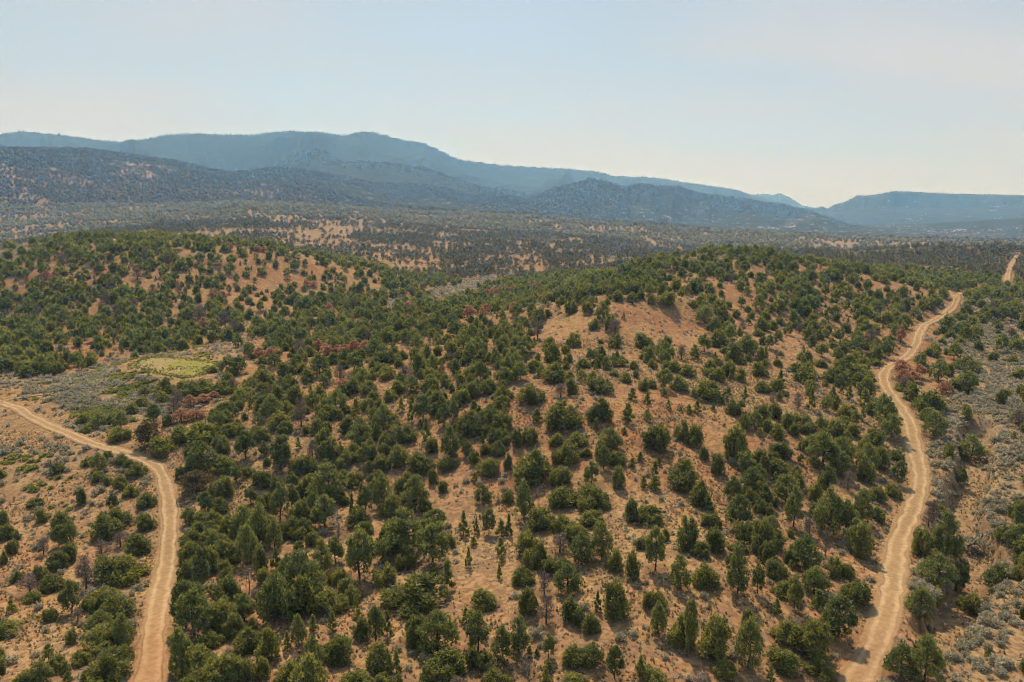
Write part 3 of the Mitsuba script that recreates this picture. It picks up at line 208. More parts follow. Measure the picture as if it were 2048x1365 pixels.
SAGE_MAP = '111111111111111111111111111111111111112222222222222222222222222211111111111111111111111111111111 111111111111111111111111222222222222222222222222222222222222222222222222111111111111111111111111 111111111111111222222222222222222222222222222222222222222222222222222222222222111111111111111111 111111111222222222222222222222222222222222222222222222222222222222222222222222222226111111111111 111122222222222222222222222222222222222222222222222222222222222222222222222222222226666661111111 222222222222222222222222222222222222222222222222222222222222222222222222222222222226666666666611 333333333333333222222222222222222222222222222222222222222222222222222222222222222226666666666666 333333333333333222222222222222222222222222222222222222222222222222222222222222222222666666666666 333333333333333222222222222222222222222222222222222222222222222222222222222222222222666666666666 333333333333333322222222222222222222222222222222222222222222222222222222222222222222666666666666 333333333333333322222222222222222222222222222222222222222222222222222222222222222222666666666666 333333333333333322222222222222222222222222222222222222222222222222222222222222222222666666666666 333333333333333322222222222222222222222222222222222222222222222222222222222222222222666666666666 333333333333333322222222222222222222222222222222222222222222222222222222222222222222666666666666 333333333333333322222222222222222222222222222222222222222222222222222222222222222222666666666666 333333333333333322222222222222222222222222222222222222222222222222222222222222222222666666666666 333333333333333322222222222222222222222222222222222222222222222222222222222222222222666666666666 333333333333333322222222222222222222222222222222222222222222222222222222222222222222666666666666 333333333333333342222222222222222222222222222222222222222222222222222222222222222222666666666666 333333333324444442222222222222222222222222222222222222222222222222222222222222222222666666666688 333335555555555522222222222222222222222222222222222222222222222222222222222222222222666666666888 225555555555552222222222222222222222222222222222222222222222222222222222222222222226666666688888 245555555555222222222222222222222222222222222222222222222222222222222222222222222226666666888888 444444444442666222222222222222222222222222222222222222222222222222222222222222222222666668888888 444444444226999996662222222222222222222222222222222222222222222222222222222222222222266688888888 444444442269999996666622222222222222222222222222222222222222222222222222222222222222266888888888 444442222699999996666666222222222222222222222222222222222222222222222222222222222222266888888888 444222226699999966666666222222222222222222222222222222222222222222222222222222222222266668888888 222222266669996666666666222222222222222222222222222222222222222222222222222222222222266666688888 222266666666966666666666552222222222222222222222222222222222222222222222222222222222266666668888 266666666226666666665555552222222222222222222222222222222222222222222222222222222222266666666688 666622222222266666625555552222222222222222222222222222222222222222222222222222222222266666666666 222222222222222222222222222222222222222222222222222222222222222222222222222222222222666666666666 222222222222222222222222222222222222222222222222222222222222222222222222222222222222666666666666 222222222222222222222222222222222222222222222222222222222222222222222222222222222222666666666666 222222222222222222222222222222222222222222222222222222222222222222222222222222222222666666666666 222222222222222222222222222222222222222222222222222222222222222222222222222222222222666666666666 222222772222222222222222222222222222222222222222222222222222222266666662222222222226666666666666 177777722222222222222222222222222222292222222222222222222222226666666666222222222222266666666666 122222222222222222222222222222222222229222222222222222222222222666666666622222222222226666666666 122222222222222222222222222222222222222292222222222222222222222266666666222222222222226666666666 128888888222222222222222222222222222222229992222222222222222222222222222222222222222222266666666 188888888882222222222222222222222222222229999922222222222222222222222222222222222222222226666661 188888888882222222222222222222222222222222999992222222222222222222222222222222222222222222266661 188888888882222222222222222222222222222222299992222222222222222222222222222222222222222222222661 188888888822222222222222222222222222222222299992222222222222222222222222222222222222222222222261 188888888222222222222222222222222222222222229992222222222222222222222222222222222222222222222221 188888888222222222222222222222222222222222222999222222222222222222222222222222222222222222222221 188888882222222222222222222222222222222222222229222222222222222222222222222222222222222222222221 188888882222222222222222222222222222222222222222222222222222222222222222222222222222222222222221 188888222222222222222222222222222222222222222222222222222222222222666666662222222222222222222221 188888222222222222222222222222222222222222222222222222222222222266666666662888222222222222222221 188888882222222222222222222222222222222222222222222222226666666666666666662888822222222222222221 188888888222222222222222222222222222222222222222222222226666666666666666662287777722222222222221 188888888222222222222222222222222222222222222222222222226666666666666666662777777777722222222221 188888888822222222222222222222222222222222222222222222226666666666666666662277777777777722222221 188888888822222222222222222222222222222222222222222222226666666666666666662287777777777777722221 188888888882222222222222222222222222222222222222222222226666666666666666662887777777777777722221 188888888882222222222222222222222222222222222222222222226666666666666666662888777777777777222221 188888888882222222222222222222222222222222222222222222226666666666666666662888882772277222222221 188888888882222222222222222222222222222222222222222222226666666666666666662888822222222222222221 188888888882222222222222222222222222222222222222222222222226666666666666662888222222222222222221 188888888882222222222222222222222222222222222222222222222222266666666666662888222222222222222221 188888888882222222222222222222222222222222222222222222222222222266666666662288882222222222222221 188888888822222222222222222222222222222222222222222222222222222222266667762277777222222222222221 128888888822222222222222222222222222222222222222222222222222222222222227777777777772222222222221 122222222222222222222222211112222222222222222222222222222222222222222227777777777777777222222221 122222222222222222222111111111111122222222222222222222222222222222222227777777777777777777772221 122222222222222222211111111111111111222222222222222222222222222222222227777777777777777777777221 122222222222222211111111111111111111122222222222222222222222222222222227777777777777777777777771 122222222222221111111111111111111111111222222222222222222222222222222227777777777777777777777771 122222222211111111111111111111111111111111112222222222222222222222222227777777777777777777777771 111111111111111111111111111111111111111111111222222222222222222222222227777777777777777777777771 111111111111111111111111111111111111111111111112222222222222222222222227777777777777777777777771 111111111111111111111111111111111111111111111111222222222222222222222227777777777777777777777771 111111111111111111111111111111111111111111111111122222222222222222222227777777777777777777777771 111111111111111111111111111111111111111111111111222222222222222222222222277777777777777777777771 111111111111111111111111111111111111111111111112222222222222222222222222227777777777777777777771 111111111111111111111111111111111111111111111112222222222222222222222222227777777777777777777771 111111111111111111111111111111111111111111111111122222222222222222222222222227777777777777777771 111111111111111111111111111111111111111111111111112222222222222222222222222222222277777777777771 111111111111111111111111111111111111111111111111111122222222222222222222222222222777777777777771 111111111111111111111111111111111111111111111111111122222222222222222222222222222222227777777771 111111111111111111111111111111111111111111111111111112222222222222222222222222227777777777777771'.split()

def raster(rows):
    return np.array([[int(c) for c in row] for row in rows], float).T


WOOD, SAGE = raster(WOOD_MAP), raster(SAGE_MAP)


def cover(grid, x, y, blur=1.0):
    r = np.hypot(x, y)
    r2 = np.exp(np.log(np.maximum(r, 85)) + blur * 0.05 * (meshkit.noise(P3(x, y, 14, 5), 3) - 0.5))
    az = np.arctan2(x, y) + blur * 0.04 * (meshkit.noise(P3(x, y, 14, 8), 4) - 0.5)
    i = (az + 0.66) / 1.32 * (grid.shape[0] - 1)
    j = (np.log(r2) - math.log(85)) / (math.log(3600) - math.log(85)) * (grid.shape[1] - 1)
    return map_coordinates(grid, [i, j], order=1, mode='nearest')


def way_distance(x, y):
    """Metres to the edge of the nearest road (negative on it)."""
    q = np.stack([x, y], 1)
    return np.min([w[3].query(q)[0] - w[2] for w in WAYS.values()], axis=0)


def wash_distance(x, y):
    q = np.stack([x, y], 1)
    return np.min([c[3].query(q)[0] - c[1] for c in CUTS], axis=0)


# ------------------------------------------------------------------ materials
def col(*c):
    return mi.Color3f(*c)


def soil(p, n, uv):
    """Red to tan sandy soil with straw-coloured grass, gravel and needle litter; uv: redness (-1: grey sage flat), litter."""
    x, y = p.x, p.y
    big = mikit.fbm(x * 0.022, y * 0.022, 1.0, 3)
    mid = mikit.fbm(x * 0.21, y * 0.21, 4.0, 4)
    fine = mikit.fbm(x * 1.7, y * 1.7, 9.0, 3)
    red = dr.clip(uv.x * 0.75 + (big - 0.45) * 1.7 + (mid - 0.5) * 0.5, 0, 1)
    c = mikit.mix(col(0.310, 0.205, 0.100), col(0.325, 0.152, 0.068), red)
    straw = mikit.smoothstep(0.45, 0.62, mid * 0.6 + mikit.fbm(x * 0.05, y * 0.05, 12.0, 2) * 0.4) * (1 - 0.4 * red)
    c = mikit.mix(c, col(0.325, 0.235, 0.100), straw * 0.85)
    c = mikit.mix(c, col(0.38, 0.275, 0.20), mikit.smoothstep(0.56, 0.75, fine) * 0.5)
    c = mikit.mix(c, col(0.175, 0.105, 0.062), mikit.smoothstep(0.56, 0.32, fine) * 0.75)
    c = mikit.mix(c, col(0.255, 0.21, 0.145), dr.clip(-uv.x, 0, 1) * (0.2 + 0.7 * mid))
    c = mikit.mix(c, col(0.195, 0.130, 0.085), mikit.smoothstep(0.52, 0.68, mikit.fbm(x * 0.42, y * 0.42, 21.0, 3)) * 0.55)
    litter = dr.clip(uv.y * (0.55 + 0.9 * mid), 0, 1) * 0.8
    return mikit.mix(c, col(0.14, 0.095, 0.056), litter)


def road_dirt(p, n, uv):
    """Graded dirt: uv.x runs across (-1..1), pale wheel tracks, a rougher middle and crumbling verges."""
    fine = mikit.fbm(p.x * 1.9, p.y * 1.9, 2.0, 4)
    big = mikit.fbm(p.x * 0.05, p.y * 0.05, 6.0, 2)
    a = dr.abs(uv.x + 0.18 * (mikit.noise(p.x * 0.3, p.y * 0.3, 8.0) - 0.5))
    track = dr.exp(-dr.square((a - 0.42) / 0.15))
    c = mikit.mix(col(0.262, 0.178, 0.096), col(0.405, 0.300, 0.178), dr.clip(0.85 * track + 0.45 * big, 0, 1))
    c = mikit.mix(c, col(0.35, 0.19, 0.098), dr.clip(-uv.y, 0, 1) * 0.55)
    rut = dr.exp(-dr.square((a - 0.60) / 0.05)) * mikit.noise(p.x * 0.13, p.y * 0.13, 3.0)
    c = c * (1 - 0.45 * rut) * (0.72 + 0.56 * fine)
    return mikit.mix(c, soil(p, n, mi.Point2f(0.4, 0.05)), mikit.smoothstep(0.66, 0.98, a + 0.9 * (fine - 0.5)))


def slopes(p, n, uv):
    """Far mountain sides: pale and pinkish rock and dry soil, speckled with dark trees too far off to tell apart. uv: tree cover, redness."""
    x, y, z = p.x, p.y, p.z
    big = mikit.fbm(x * 0.004, y * 0.004, z * 0.006, 4)
    mid = mikit.fbm(x * 0.02, y * 0.02, z * 0.02, 3)
    c = mikit.mix(col(0.28, 0.215, 0.14), col(0.32, 0.20, 0.15), dr.clip(uv.y + (big - 0.5), 0, 1))
    c = mikit.mix(c, col(0.36, 0.285, 0.22), mikit.smoothstep(0.58, 0.75, mid))
    spots = mikit.fbm(x * 0.085, y * 0.085, z * 0.06, 2)
    t = mikit.smoothstep(-0.07, 0.07, uv.x + 0.35 * (0.5 - big) + 0.45 * (0.5 - mid) - spots)
    return mikit.mix(c, col(0.040, 0.052, 0.026), t * 0.94)


def pond_grass(p, n, uv):
    a = mikit.fbm(p.x * 0.06, p.y * 0.06, 3.0, 4)
    b = mikit.fbm(p.x * 0.9, p.y * 0.9, 5.0, 3)
    c = mikit.mix(col(0.28, 0.225, 0.110), col(0.225, 0.220, 0.066), mikit.smoothstep(0.38, 0.58, a + 0.25 * uv.x))
    return c * (0.8 + 0.4 * b)


def leaf(a, b, c):
    """Foliage tone: differs from tree to tree and a little from clump to clump."""
    def fn(p, n, uv):
        t = mikit.noise(p.x * 0.16, p.y * 0.16, 2.0)
        s = mikit.noise(p.x * 1.3, p.y * 1.3, p.z * 1.3)
        k = mikit.mix(mikit.mix(col(*a), col(*b), mikit.smoothstep(0.15, 0.85, t)), col(*c), mikit.smoothstep(0.6, 0.95, s) * 0.6)
        return k * (0.55 + 0.9 * mikit.noise(p.x * 3.7, p.y * 3.7, p.z * 2.2))
    return fn


def twig_tone(p, n, uv):
    return mikit.mix(col(0.20, 0.155, 0.115), col(0.36, 0.32, 0.28), mikit.noise(p.x * 2.1, p.y * 2.1, p.z * 2.1))


def material(name, fn, thin=0.0):
    tex = mikit.proc(fn) if callable(fn) else {'type': 'rgb', 'value': list(fn)}
    if thin:
        scene[name] = {'type': 'principledthin', 'base_color': tex, 'roughness': 0.95, 'diff_trans': thin, 'spec_trans': 0.0, 'eta': 1.08}
    else:
        scene[name] = {'type': 'twosided', 'bsdf': {'type': 'diffuse', 'reflectance': tex}}


material('soil', soil)
material('road_dirt', road_dirt)
material('slope_rock', slopes)
material('pond_grass', pond_grass)
material('juniper_leaf', leaf((0.165, 0.190, 0.048), (0.270, 0.280, 0.068), (0.340, 0.340, 0.095)), 1.0)
material('pinyon_leaf', leaf((0.150, 0.188, 0.056), (0.235, 0.265, 0.074), (0.300, 0.320, 0.100)), 1.0)
material('far_leaf', leaf((0.205, 0.192, 0.105), (0.270, 0.245, 0.135), (0.30, 0.272, 0.155)))
material('conifer_leaf', leaf((0.125, 0.105, 0.055), (0.165, 0.138, 0.075), (0.19, 0.155, 0.09)))
material('rust_leaf', leaf((0.46, 0.265, 0.16), (0.50, 0.31, 0.19), (0.40, 0.22, 0.13)), 1.0)
material('olive_leaf', leaf((0.13, 0.105, 0.045), (0.16, 0.12, 0.055), (0.10, 0.10, 0.04)), 0.4)
material('sage_leaf', leaf((0.32, 0.305, 0.215), (0.40, 0.375, 0.275), (0.45, 0.425, 0.32)), 0.8)
material('green_shrub_leaf', leaf((0.19, 0.22, 0.055), (0.30, 0.30, 0.08), (0.15, 0.185, 0.055)), 0.9)
material('weed_leaf', leaf((0.19, 0.19, 0.055), (0.25, 0.235, 0.075), (0.16, 0.17, 0.045)), 0.7)
material('straw', leaf((0.31, 0.225, 0.10), (0.24, 0.19, 0.10), (0.36, 0.275, 0.13)), 0.9)
material('bark', (0.085, 0.066, 0.050))
material('dead_twig', leaf((0.21, 0.165, 0.13), (0.27, 0.21, 0.17), (0.17, 0.135, 0.115)))
material('grey_wood', twig_tone)
material('stone', leaf((0.33, 0.24, 0.18), (0.40, 0.32, 0.25), (0.26, 0.16, 0.11)))

# ------------------------------------------------------------------ ground, mountains, roads, pond
azf = np.radians(np.arange(-38.5, 38.501, 0.115))
azb = np.radians(np.concatenate([np.arange(43, 180, 6.0), np.arange(-180, -39, 6.0)]))
AZ = np.concatenate([azf, azb])
RR = [30.0]
while RR[-1] < 21000:
    r = RR[-1]
    RR.append(r * (1.05 if r < 75 else 1.0062 if r < 560 else 1.0105 if r < 3000 else 1.0125))
RR = np.array(RR)


def polar_sheet(r0, r1, cap=False):
    rows = RR[(RR >= r0) & (RR <= r1)]
    A, R = np.meshgrid(AZ, rows, indexing='ij')
    x, y = np.sin(A) * R, np.cos(A) * R
    z = height(x, y)
    na, nr = x.shape
    i, j = np.meshgrid(np.arange(na), np.arange(nr - 1), indexing='ij')
    k = (i + 1) % na
    f = np.stack([i * nr + j, k * nr + j, k * nr + j + 1, i * nr + j + 1], -1).reshape(-1, 4)
    f = np.vstack([f[:, [0, 2, 1]], f[:, [0, 3, 2]]])
    v = np.stack([x, y, z], -1).reshape(-1, 3)
    if cap:
        v = np.vstack([v, [[0, 0, float(z[:, 0].mean())]]])
        i = np.arange(na)
        f = np.vstack([f, np.stack([i * nr, np.full(na, len(v) - 1), (i + 1) % na * nr], 1)])
    return v, f


R_SPLIT = RR[np.searchsorted(RR, 2750)]
v, f = polar_sheet(0, R_SPLIT, True)
x, y = v[:, 0], v[:, 1]
rad = np.hypot(x, y)
wood, sage = cover(WOOD, x, y), cover(SAGE, x, y)
red = 0.55 + 0.5 * (meshkit.fbm(P3(x, y, 60), 3, 21) - 0.5) * 2 - 0.75 * step01(300, 900, rad)
west = step01(-25, -70, x) * step01(330, 200, rad)
red = np.clip(red - 0.6 * west - 0.3 * step01(60, 110, x) * step01(330, 250, rad), 0, 1)
u = np.where(sage > 3.5, red * 0.4 - step01(3.5, 8, sage) * 1.0, red)
u = u - 0.75 * step01(600, 1250, rad)
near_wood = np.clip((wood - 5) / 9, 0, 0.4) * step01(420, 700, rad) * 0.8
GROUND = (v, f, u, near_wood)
labels['ground'] = {'label': 'red and tan sandy ground of the hills and plain with dry grass', 'kind': 'structure'}

v, f = polar_sheet(R_SPLIT, 21000)
az, lr, rad = polar(v[:, 0], v[:, 1])
treeline = 0.74 + 0.08 * (rad > 4600) + 0.2 * step01(60, 330, v[:, 2]) + 0.02 * ((rad < 4800) & (az > 0.22)) - 0.12 * step01(0.0, -0.12, az) * 0
px_pink = np.exp(-(((az + 0.425) / 0.028) ** 2)) * step01(120, 170, v[:, 2]) * (rad < 3700) * step01(245, 225, v[:, 2])
treeline = treeline - 0.10 * step01(-0.10, -0.30, az) * (rad < 4300)
treeline = treeline - 0.75 * px_pink * (meshkit.fbm(P3(v[:, 0], v[:, 1], 60), 3, 2) + 0.2)
red = 0.2 + 0.1 * (az > 0.2) + 0.7 * px_pink
scene['mountains'] = mikit.ply((v, f), 'slope_rock', smooth=True, uv=np.stack([treeline, np.clip(red, 0, 1)], 1))
labels['mountains'] = {'label': 'hazy blue forested mountain ranges and flat topped mesa along the horizon', 'kind': 'structure'}

for name, (c, zc, half, tree) in WAYS.items():
    t = np.gradient(c, axis=0)
    t /= np.linalg.norm(t, axis=1, keepdims=True)
    nrm = np.stack([t[:, 1], -t[:, 0]], 1)
    across = np.linspace(-1, 1, 15)
    ragged = 1.0 + 0.40 * (meshkit.noise(P3(c[:, 0], c[:, 1], 3.0, 2), 5) - 0.5) + 0.2 * (meshkit.noise(P3(c[:, 0], c[:, 1], 11.0, 6), 6) - 0.5)
    off = across[None, :] * (half + 0.35) * ragged[:, None]
    q = c[:, None, :] + nrm[:, None, :] * off[..., None]
    r = np.hypot(q[..., 0], q[..., 1])
    z = height(q[..., 0], q[..., 1]) + 0.11 + 0.0007 * np.maximum(r - 150, 0)
    aa = np.abs(across)[None, :]
    z = z - 0.07 * np.exp(-(((aa - 0.42) / 0.17) ** 2)) * 0.6 + 0.04 * np.exp(-(((aa - 0.82) / 0.1) ** 2)) - np.where(aa > 0.99, 0.34, 0.0)
    n, m = q.shape[:2]
    i, j = np.meshgrid(np.arange(n - 1), np.arange(m - 1), indexing='ij')
    f = np.stack([i * m + j, i * m + j + 1, (i + 1) * m + j + 1, (i + 1) * m + j], -1).reshape(-1, 4)
    key = {'dirt_road_left': 'dirt_road', 'dirt_road_right': 'dirt_road_001', 'dirt_road_far': 'dirt_road_002', 'dirt_track_left': 'dirt_track', 'dirt_track_right': 'dirt_track_001', 'dirt_track_far': 'dirt_track_002'}[name]
    redder = step01(150, 105, np.hypot(c[:, 0], c[:, 1])) * (1.0 if name == 'dirt_road_left' else 0.5)
    scene[key] = mikit.ply((np.concatenate([q, z[..., None]], -1).reshape(-1, 3), f[:, ::-1]), 'road_dirt', smooth=True,
                           uv=np.stack([np.tile(across, n), -np.repeat(redder, m)], 1))
    labels[key] = {'kind': 'structure', 'label': {
        'dirt_road': 'narrow two track dirt road on the left that bends towards the pond',
        'dirt_road_001': 'wide graded tan dirt road winding along the foot of the right hill',
        'dirt_road_002': 'far straight piece of pale dirt road climbing through the woods at right edge',
        'dirt_track': 'faint pale track branching off at the left edge near the sage flat',
        'dirt_track_001': 'short pale dirt spur branching right at the crest of the right road',
        'dirt_track_002': 'thin pale track across the grey flat behind the right hill'}[key]}

edge = np.array(_pond_edge)
rings = np.linspace(0, 1.0, 16)[1:]
cen = edge.mean(0)
pv = [cen] + [cen + (edge - cen) * k for k in rings]
pv = np.vstack([pv[0][None]] + pv[1:])
pz = height(pv[:, 0], pv[:, 1]) + 0.16
pz[-len(edge):] -= 0.4
n = len(edge)
f = [[0, 1 + i, 1 + (i + 1) % n] for i in range(n)]
for k in range(len(rings) - 1):
    a, b = 1 + k * n, 1 + (k + 1) * n
    for i in range(n):
        j = (i + 1) % n
        f += [[a + i, b + i, b + j], [a + i, b + j, a + j]]
f = np.array(f)
pm = np.column_stack([pv, pz])
if np.cross(pm[f[:, 1]] - pm[f[:, 0]], pm[f[:, 2]] - pm[f[:, 0]])[:, 2].mean() < 0:
    f = f[:, ::-1]
rim = np.concatenate([[0], np.repeat(rings, n)])
scene['dry_pond'] = mikit.ply((pm, f), 'pond_grass', smooth=True, uv=np.stack([step01(0.5, 1, rim), rim], 1))
labels['dry_pond'] = {'label': 'flat dry pond bed grown over with yellow green grass left of the woods', 'kind': 'structure'}


# ------------------------------------------------------------------ tree models, one metre high and one metre wide
def tube(path, radii, sides=5):
    p, r = np.asarray(path, float), np.asarray(radii, float)
    t = np.gradient(p, axis=0)
    t /= np.linalg.norm(t, axis=1, keepdims=True) + 1e-9
    a = np.cross(t, [0.31, 0.83, 0.46])
    a /= np.linalg.norm(a, axis=1, keepdims=True) + 1e-9
    b = np.cross(t, a)
    th = np.arange(sides) * 2 * np.pi / sides
    v = p[:, None] + r[:, None, None] * (np.cos(th)[None, :, None] * a[:, None] + np.sin(th)[None, :, None] * b[:, None])
    i, j = np.meshgrid(np.arange(len(p) - 1), np.arange(sides), indexing='ij')
    k = (j + 1) % sides
    f = np.stack([i * sides + j, i * sides + k, (i + 1) * sides + k, (i + 1) * sides + j], -1).reshape(-1, 4)
    f = np.vstack([f[:, [0, 1, 2]], f[:, [0, 2, 3]]])
    return v.reshape(-1, 3), f


def join(parts):
    vs, fs, at = [], [], 0
    for v, f in parts:
        vs.append(v)
        fs.append(f + at)
        at += len(v)
    return np.vstack(vs), np.vstack(fs)


def unit(v):
    return v / (np.linalg.norm(v, axis=-1, keepdims=True) + 1e-9)


def sprays(lobes, n, size, g, up=0.5, shell=0.62, wide=0.36):
    """n leaf sprays (one pointed triangle each) on the outer part of the lobes (centre, radii)."""
    c = np.array([l[0] for l in lobes], float)
    s = np.array([l[1] for l in lobes], float)
    w = s.prod(1) ** (2 / 3)
    k = g.choice(len(lobes), n, p=w / w.sum())
    d = unit(g.normal(size=(n, 3)) + [0, 0, 0.25])
    rad = shell + (1.05 - shell) * np.sqrt(g.random(n)) + 0.38 * g.random(n) ** 5
    o = c[k] + d * s[k] * rad[:, None]
    o[:, 2] = np.maximum(o[:, 2], 0.005)
    t = unit(d + np.array([0, 0, up]) + 0.6 * g.normal(size=(n, 3)))
    b = unit(np.cross(t, g.normal(size=(n, 3))))
    ln = size * (0.7 + 0.7 * g.random(n))[:, None]
    v = np.stack([o - b * ln * wide - t * ln * 0.45, o + b * ln * wide - t * ln * 0.45, o + t * ln * 0.85], 1).reshape(-1, 3)
    return v, np.arange(3 * n).reshape(-1, 3)


def limb(a, b, r0, r1, g, bend=0.12, n=4, sides=5):
    t = np.linspace(0, 1, n)[:, None]
    p = np.asarray(a) * (1 - t) + np.asarray(b) * t
    p = p + np.sin(t * np.pi) * g.normal(size=3) * bend * np.linalg.norm(np.subtract(b, a))
    return tube(p, r0 + (r1 - r0) * t[:, 0], sides)


def juniper_lobes(g, style):
    lobes = []
    if style == 0:      # broad dome
        n, spread, lift = 27, 0.37, 0.60
    elif style == 1:    # several upright plumes
        n, spread, lift = 21, 0.33, 0.58
    elif style == 2:    # low and wide
        n, spread, lift = 24, 0.40, 0.50
    else:               # egg-shaped
        n, spread, lift = 22, 0.30, 0.58
    for i in range(n):
        a, q = g.random() * 2 * np.pi, np.sqrt((i + 0.5) / n)
        x, y = spread * q * np.cos(a), spread * q * np.sin(a)
        top = 1.0 - (0.55 if style != 1 else 0.38) * q**2.2 - 0.26 * g.random()
        rx = (0.085 + 0.06 * g.random()) * (0.85 if style == 1 else 1.05)
        rz = min(top * 0.5, (0.20 + 0.12 * g.random()) * (1.35 if style == 1 else 1.0))
        lobes.append(((x, y, top - rz), (rx, rx, rz)))
        if g.random() < 0.45:      # a plume that breaks the outline
            q2, b2 = q * (1.15 + 0.25 * g.random()), a + g.normal() * 0.5
            lobes.append(((spread * q2 * np.cos(b2), spread * q2 * np.sin(b2), min(top * (0.55 + 0.5 * g.random()), 0.97)), (0.075, 0.075, 0.14)))
        if top - 2 * rz > 0.15 and g.random() < 0.75:
            lobes.append(((x * 1.12, y * 1.12, (top - 2 * rz) * 0.55 + 0.06), (rx * 0.95, rx * 0.95, 0.17)))
    skew = g.normal(size=2) * 0.16
    return [((c[0] + skew[0] * c[2], c[1] + skew[1] * c[2], c[2]), r) for c, r in lobes if g.random() > 0.20]


def juniper(seed, lod, style):
    g = np.random.default_rng(seed)
    lobes = juniper_lobes(g, style)
    n, size = [(3200, 0.060), (1400, 0.084), (430, 0.150), (180, 0.21)][lod]
    crown = sprays(lobes, n, size, g)
    wood = []
    if lod < 2:
        for c, s in lobes[: 14 if lod == 0 else 7]:
            wood.append(limb((g.normal() * 0.03, g.normal() * 0.03, -0.04), (c[0] * 0.9, c[1] * 0.9, c[2]), 0.035, 0.010, g, sides=5 if lod == 0 else 3))
    else:
        wood.append(limb((0, 0, -0.04), (0.02, 0, 0.6), 0.045, 0.02, g, n=2, sides=3))
    out = {'trunk': (join(wood), 'bark'), 'crown': (crown, 'juniper_leaf')}
    if lod < 2:
        out['twigs'] = (sprays(lobes, 260 if lod == 0 else 110, 0.13, g, 0.5, 0.6, 0.09), 'grey_wood')
    return out


def pinyon_lobes(g, style):
    lobes = []
    n = 8 if style == 0 else 7
    for i in range(n):
        t = i / (n - 1)
        z = 0.30 + 0.62 * t
        R = [0.36 * (1 - t**2.4) + 0.07, 0.30 * np.sin(np.pi * (0.25 + 0.72 * t)) + 0.05, 0.24 * (1 - t) + 0.11][style]
        m = max(1, int(round(6.5 * (R / 0.3))))
        a0 = g.random() * 6.28
        for k in range(m):
            if g.random() < 0.22 and t < 0.85:
                continue
            a = a0 + k * 2 * np.pi / m + g.normal() * 0.25
            q = R * (0.75 + 0.35 * g.random())
            s = 0.062 + 0.055 * g.random()
            lobes.append(((q * np.cos(a), q * np.sin(a), z + g.normal() * 0.055), (s * 1.25, s * 1.25, s * 0.95)))
    lobes.append(((0, 0, 0.90), (0.09, 0.09, 0.11)))
    if style != 1:
        for k in range(5):
            a = g.random() * 6.28
            lobes.append(((0.28 * np.cos(a), 0.28 * np.sin(a), 0.16 + 0.08 * g.random()), (0.12, 0.12, 0.09)))
    return lobes


def pinyon(seed, lod, style, leafy='pinyon_leaf', share=1.0):
    g = np.random.default_rng(seed)
    lobes = pinyon_lobes(g, style)
    n, size = [(2600, 0.053), (1150, 0.076), (400, 0.136), (170, 0.19)][lod]
    crown = sprays(lobes, int(n * share), size, g, up=0.35, shell=0.45)
    lean = g.normal(size=2) * 0.03
    wood = [tube([(0, 0, -0.04), (lean[0], lean[1], 0.3), (lean[0] * 0.5, lean[1] * 1.6, 0.62), (0, 0, 0.93)], [0.034, 0.026, 0.017, 0.005], 6 if lod == 0 else 4 if lod == 1 else 3)]
    if lod < 2:
        for c, s in lobes[:: 1 if lod == 0 else 3]:
            z = max(0.08, c[2] - 0.09)
            wood.append(limb((0, 0, z), c, 0.011, 0.004, g, n=3, sides=3))
    out = {'trunk': (join(wood), 'bark'), 'crown': (crown, leafy)}
    if lod < 2:
        out['twigs'] = (sprays(lobes, 200 if lod == 0 else 80, 0.11, g, 0.2, 0.45, 0.08), 'grey_wood')
    return out


def sapling(seed):
    g = np.random.default_rng(seed)
    lobes = []
    for i in range(12):
        t = i / 11
        a, R = i * 2.4, (0.30 * (1 - t) + 0.05) * (0.7 + 0.5 * g.random())
        s = 0.16 * (1 - 0.5 * t)
        lobes.append(((R * np.cos(a), R * np.sin(a), 0.14 + 0.78 * t), (s * 1.2, s * 1.2, 0.075)))
    wood = [limb((0, 0, -0.04), (0.02, 0.01, 0.95), 0.035, 0.008, g, 0.02)]
    return {'trunk': (join(wood), 'bark'), 'crown': (sprays(lobes, 620, 0.105, g, 0.7, 0.3), 'pinyon_leaf' if seed % 2 else 'juniper_leaf')}


def branchy(g, dense, spread, sides=4):
    """A bare tree: trunk, main branches (each of its own) and fine twigs."""
    trunk = tube([(0, 0, -0.04), (0.02, 0.01, 0.35), (-0.02, 0.03, 0.7), (0.01, 0, 0.97)], [0.040, 0.030, 0.017, 0.005], 6)
    main, twigs = [], []
    for i in range(dense):
        t = 0.15 + 0.75 * (i + g.random()) / dense
        a = i * 2.39996 + g.normal() * 0.3
        L = spread * (0.55 + 0.6 * g.random()) * (1.05 - 0.65 * t)
        e = np.array([np.cos(a) * L, np.sin(a) * L, min(t + L * (0.15 + 0.7 * g.random()), 1.0)])
        s = np.array([0, 0, t])
        bits = [limb(s, e, 0.014, 0.004, g, 0.15, 5, sides)]
        for k in range(4):
            q = s + (e - s) * (0.35 + 0.16 * k)
            tip = q + unit(e - s + g.normal(size=3) * 0.25) * L * (0.25 + 0.2 * g.random())
            bits.append(limb(q, tip, 0.006, 0.0022, g, 0.15, 3, 3))
        main.append(join(bits))
        for k in range(14):
            q = s + (e - s) * (0.3 + 0.7 * g.random())
            d = unit(g.normal(size=3) + unit(e)[None, :][0]) * spread * (0.12 + 0.22 * g.random())
            w = unit(np.cross(d, g.normal(size=3))) * 0.0045
            twigs.append((np.array([q - w, q + w, q + d]), np.array([[0, 1, 2]])))
    return trunk, main, join(twigs)


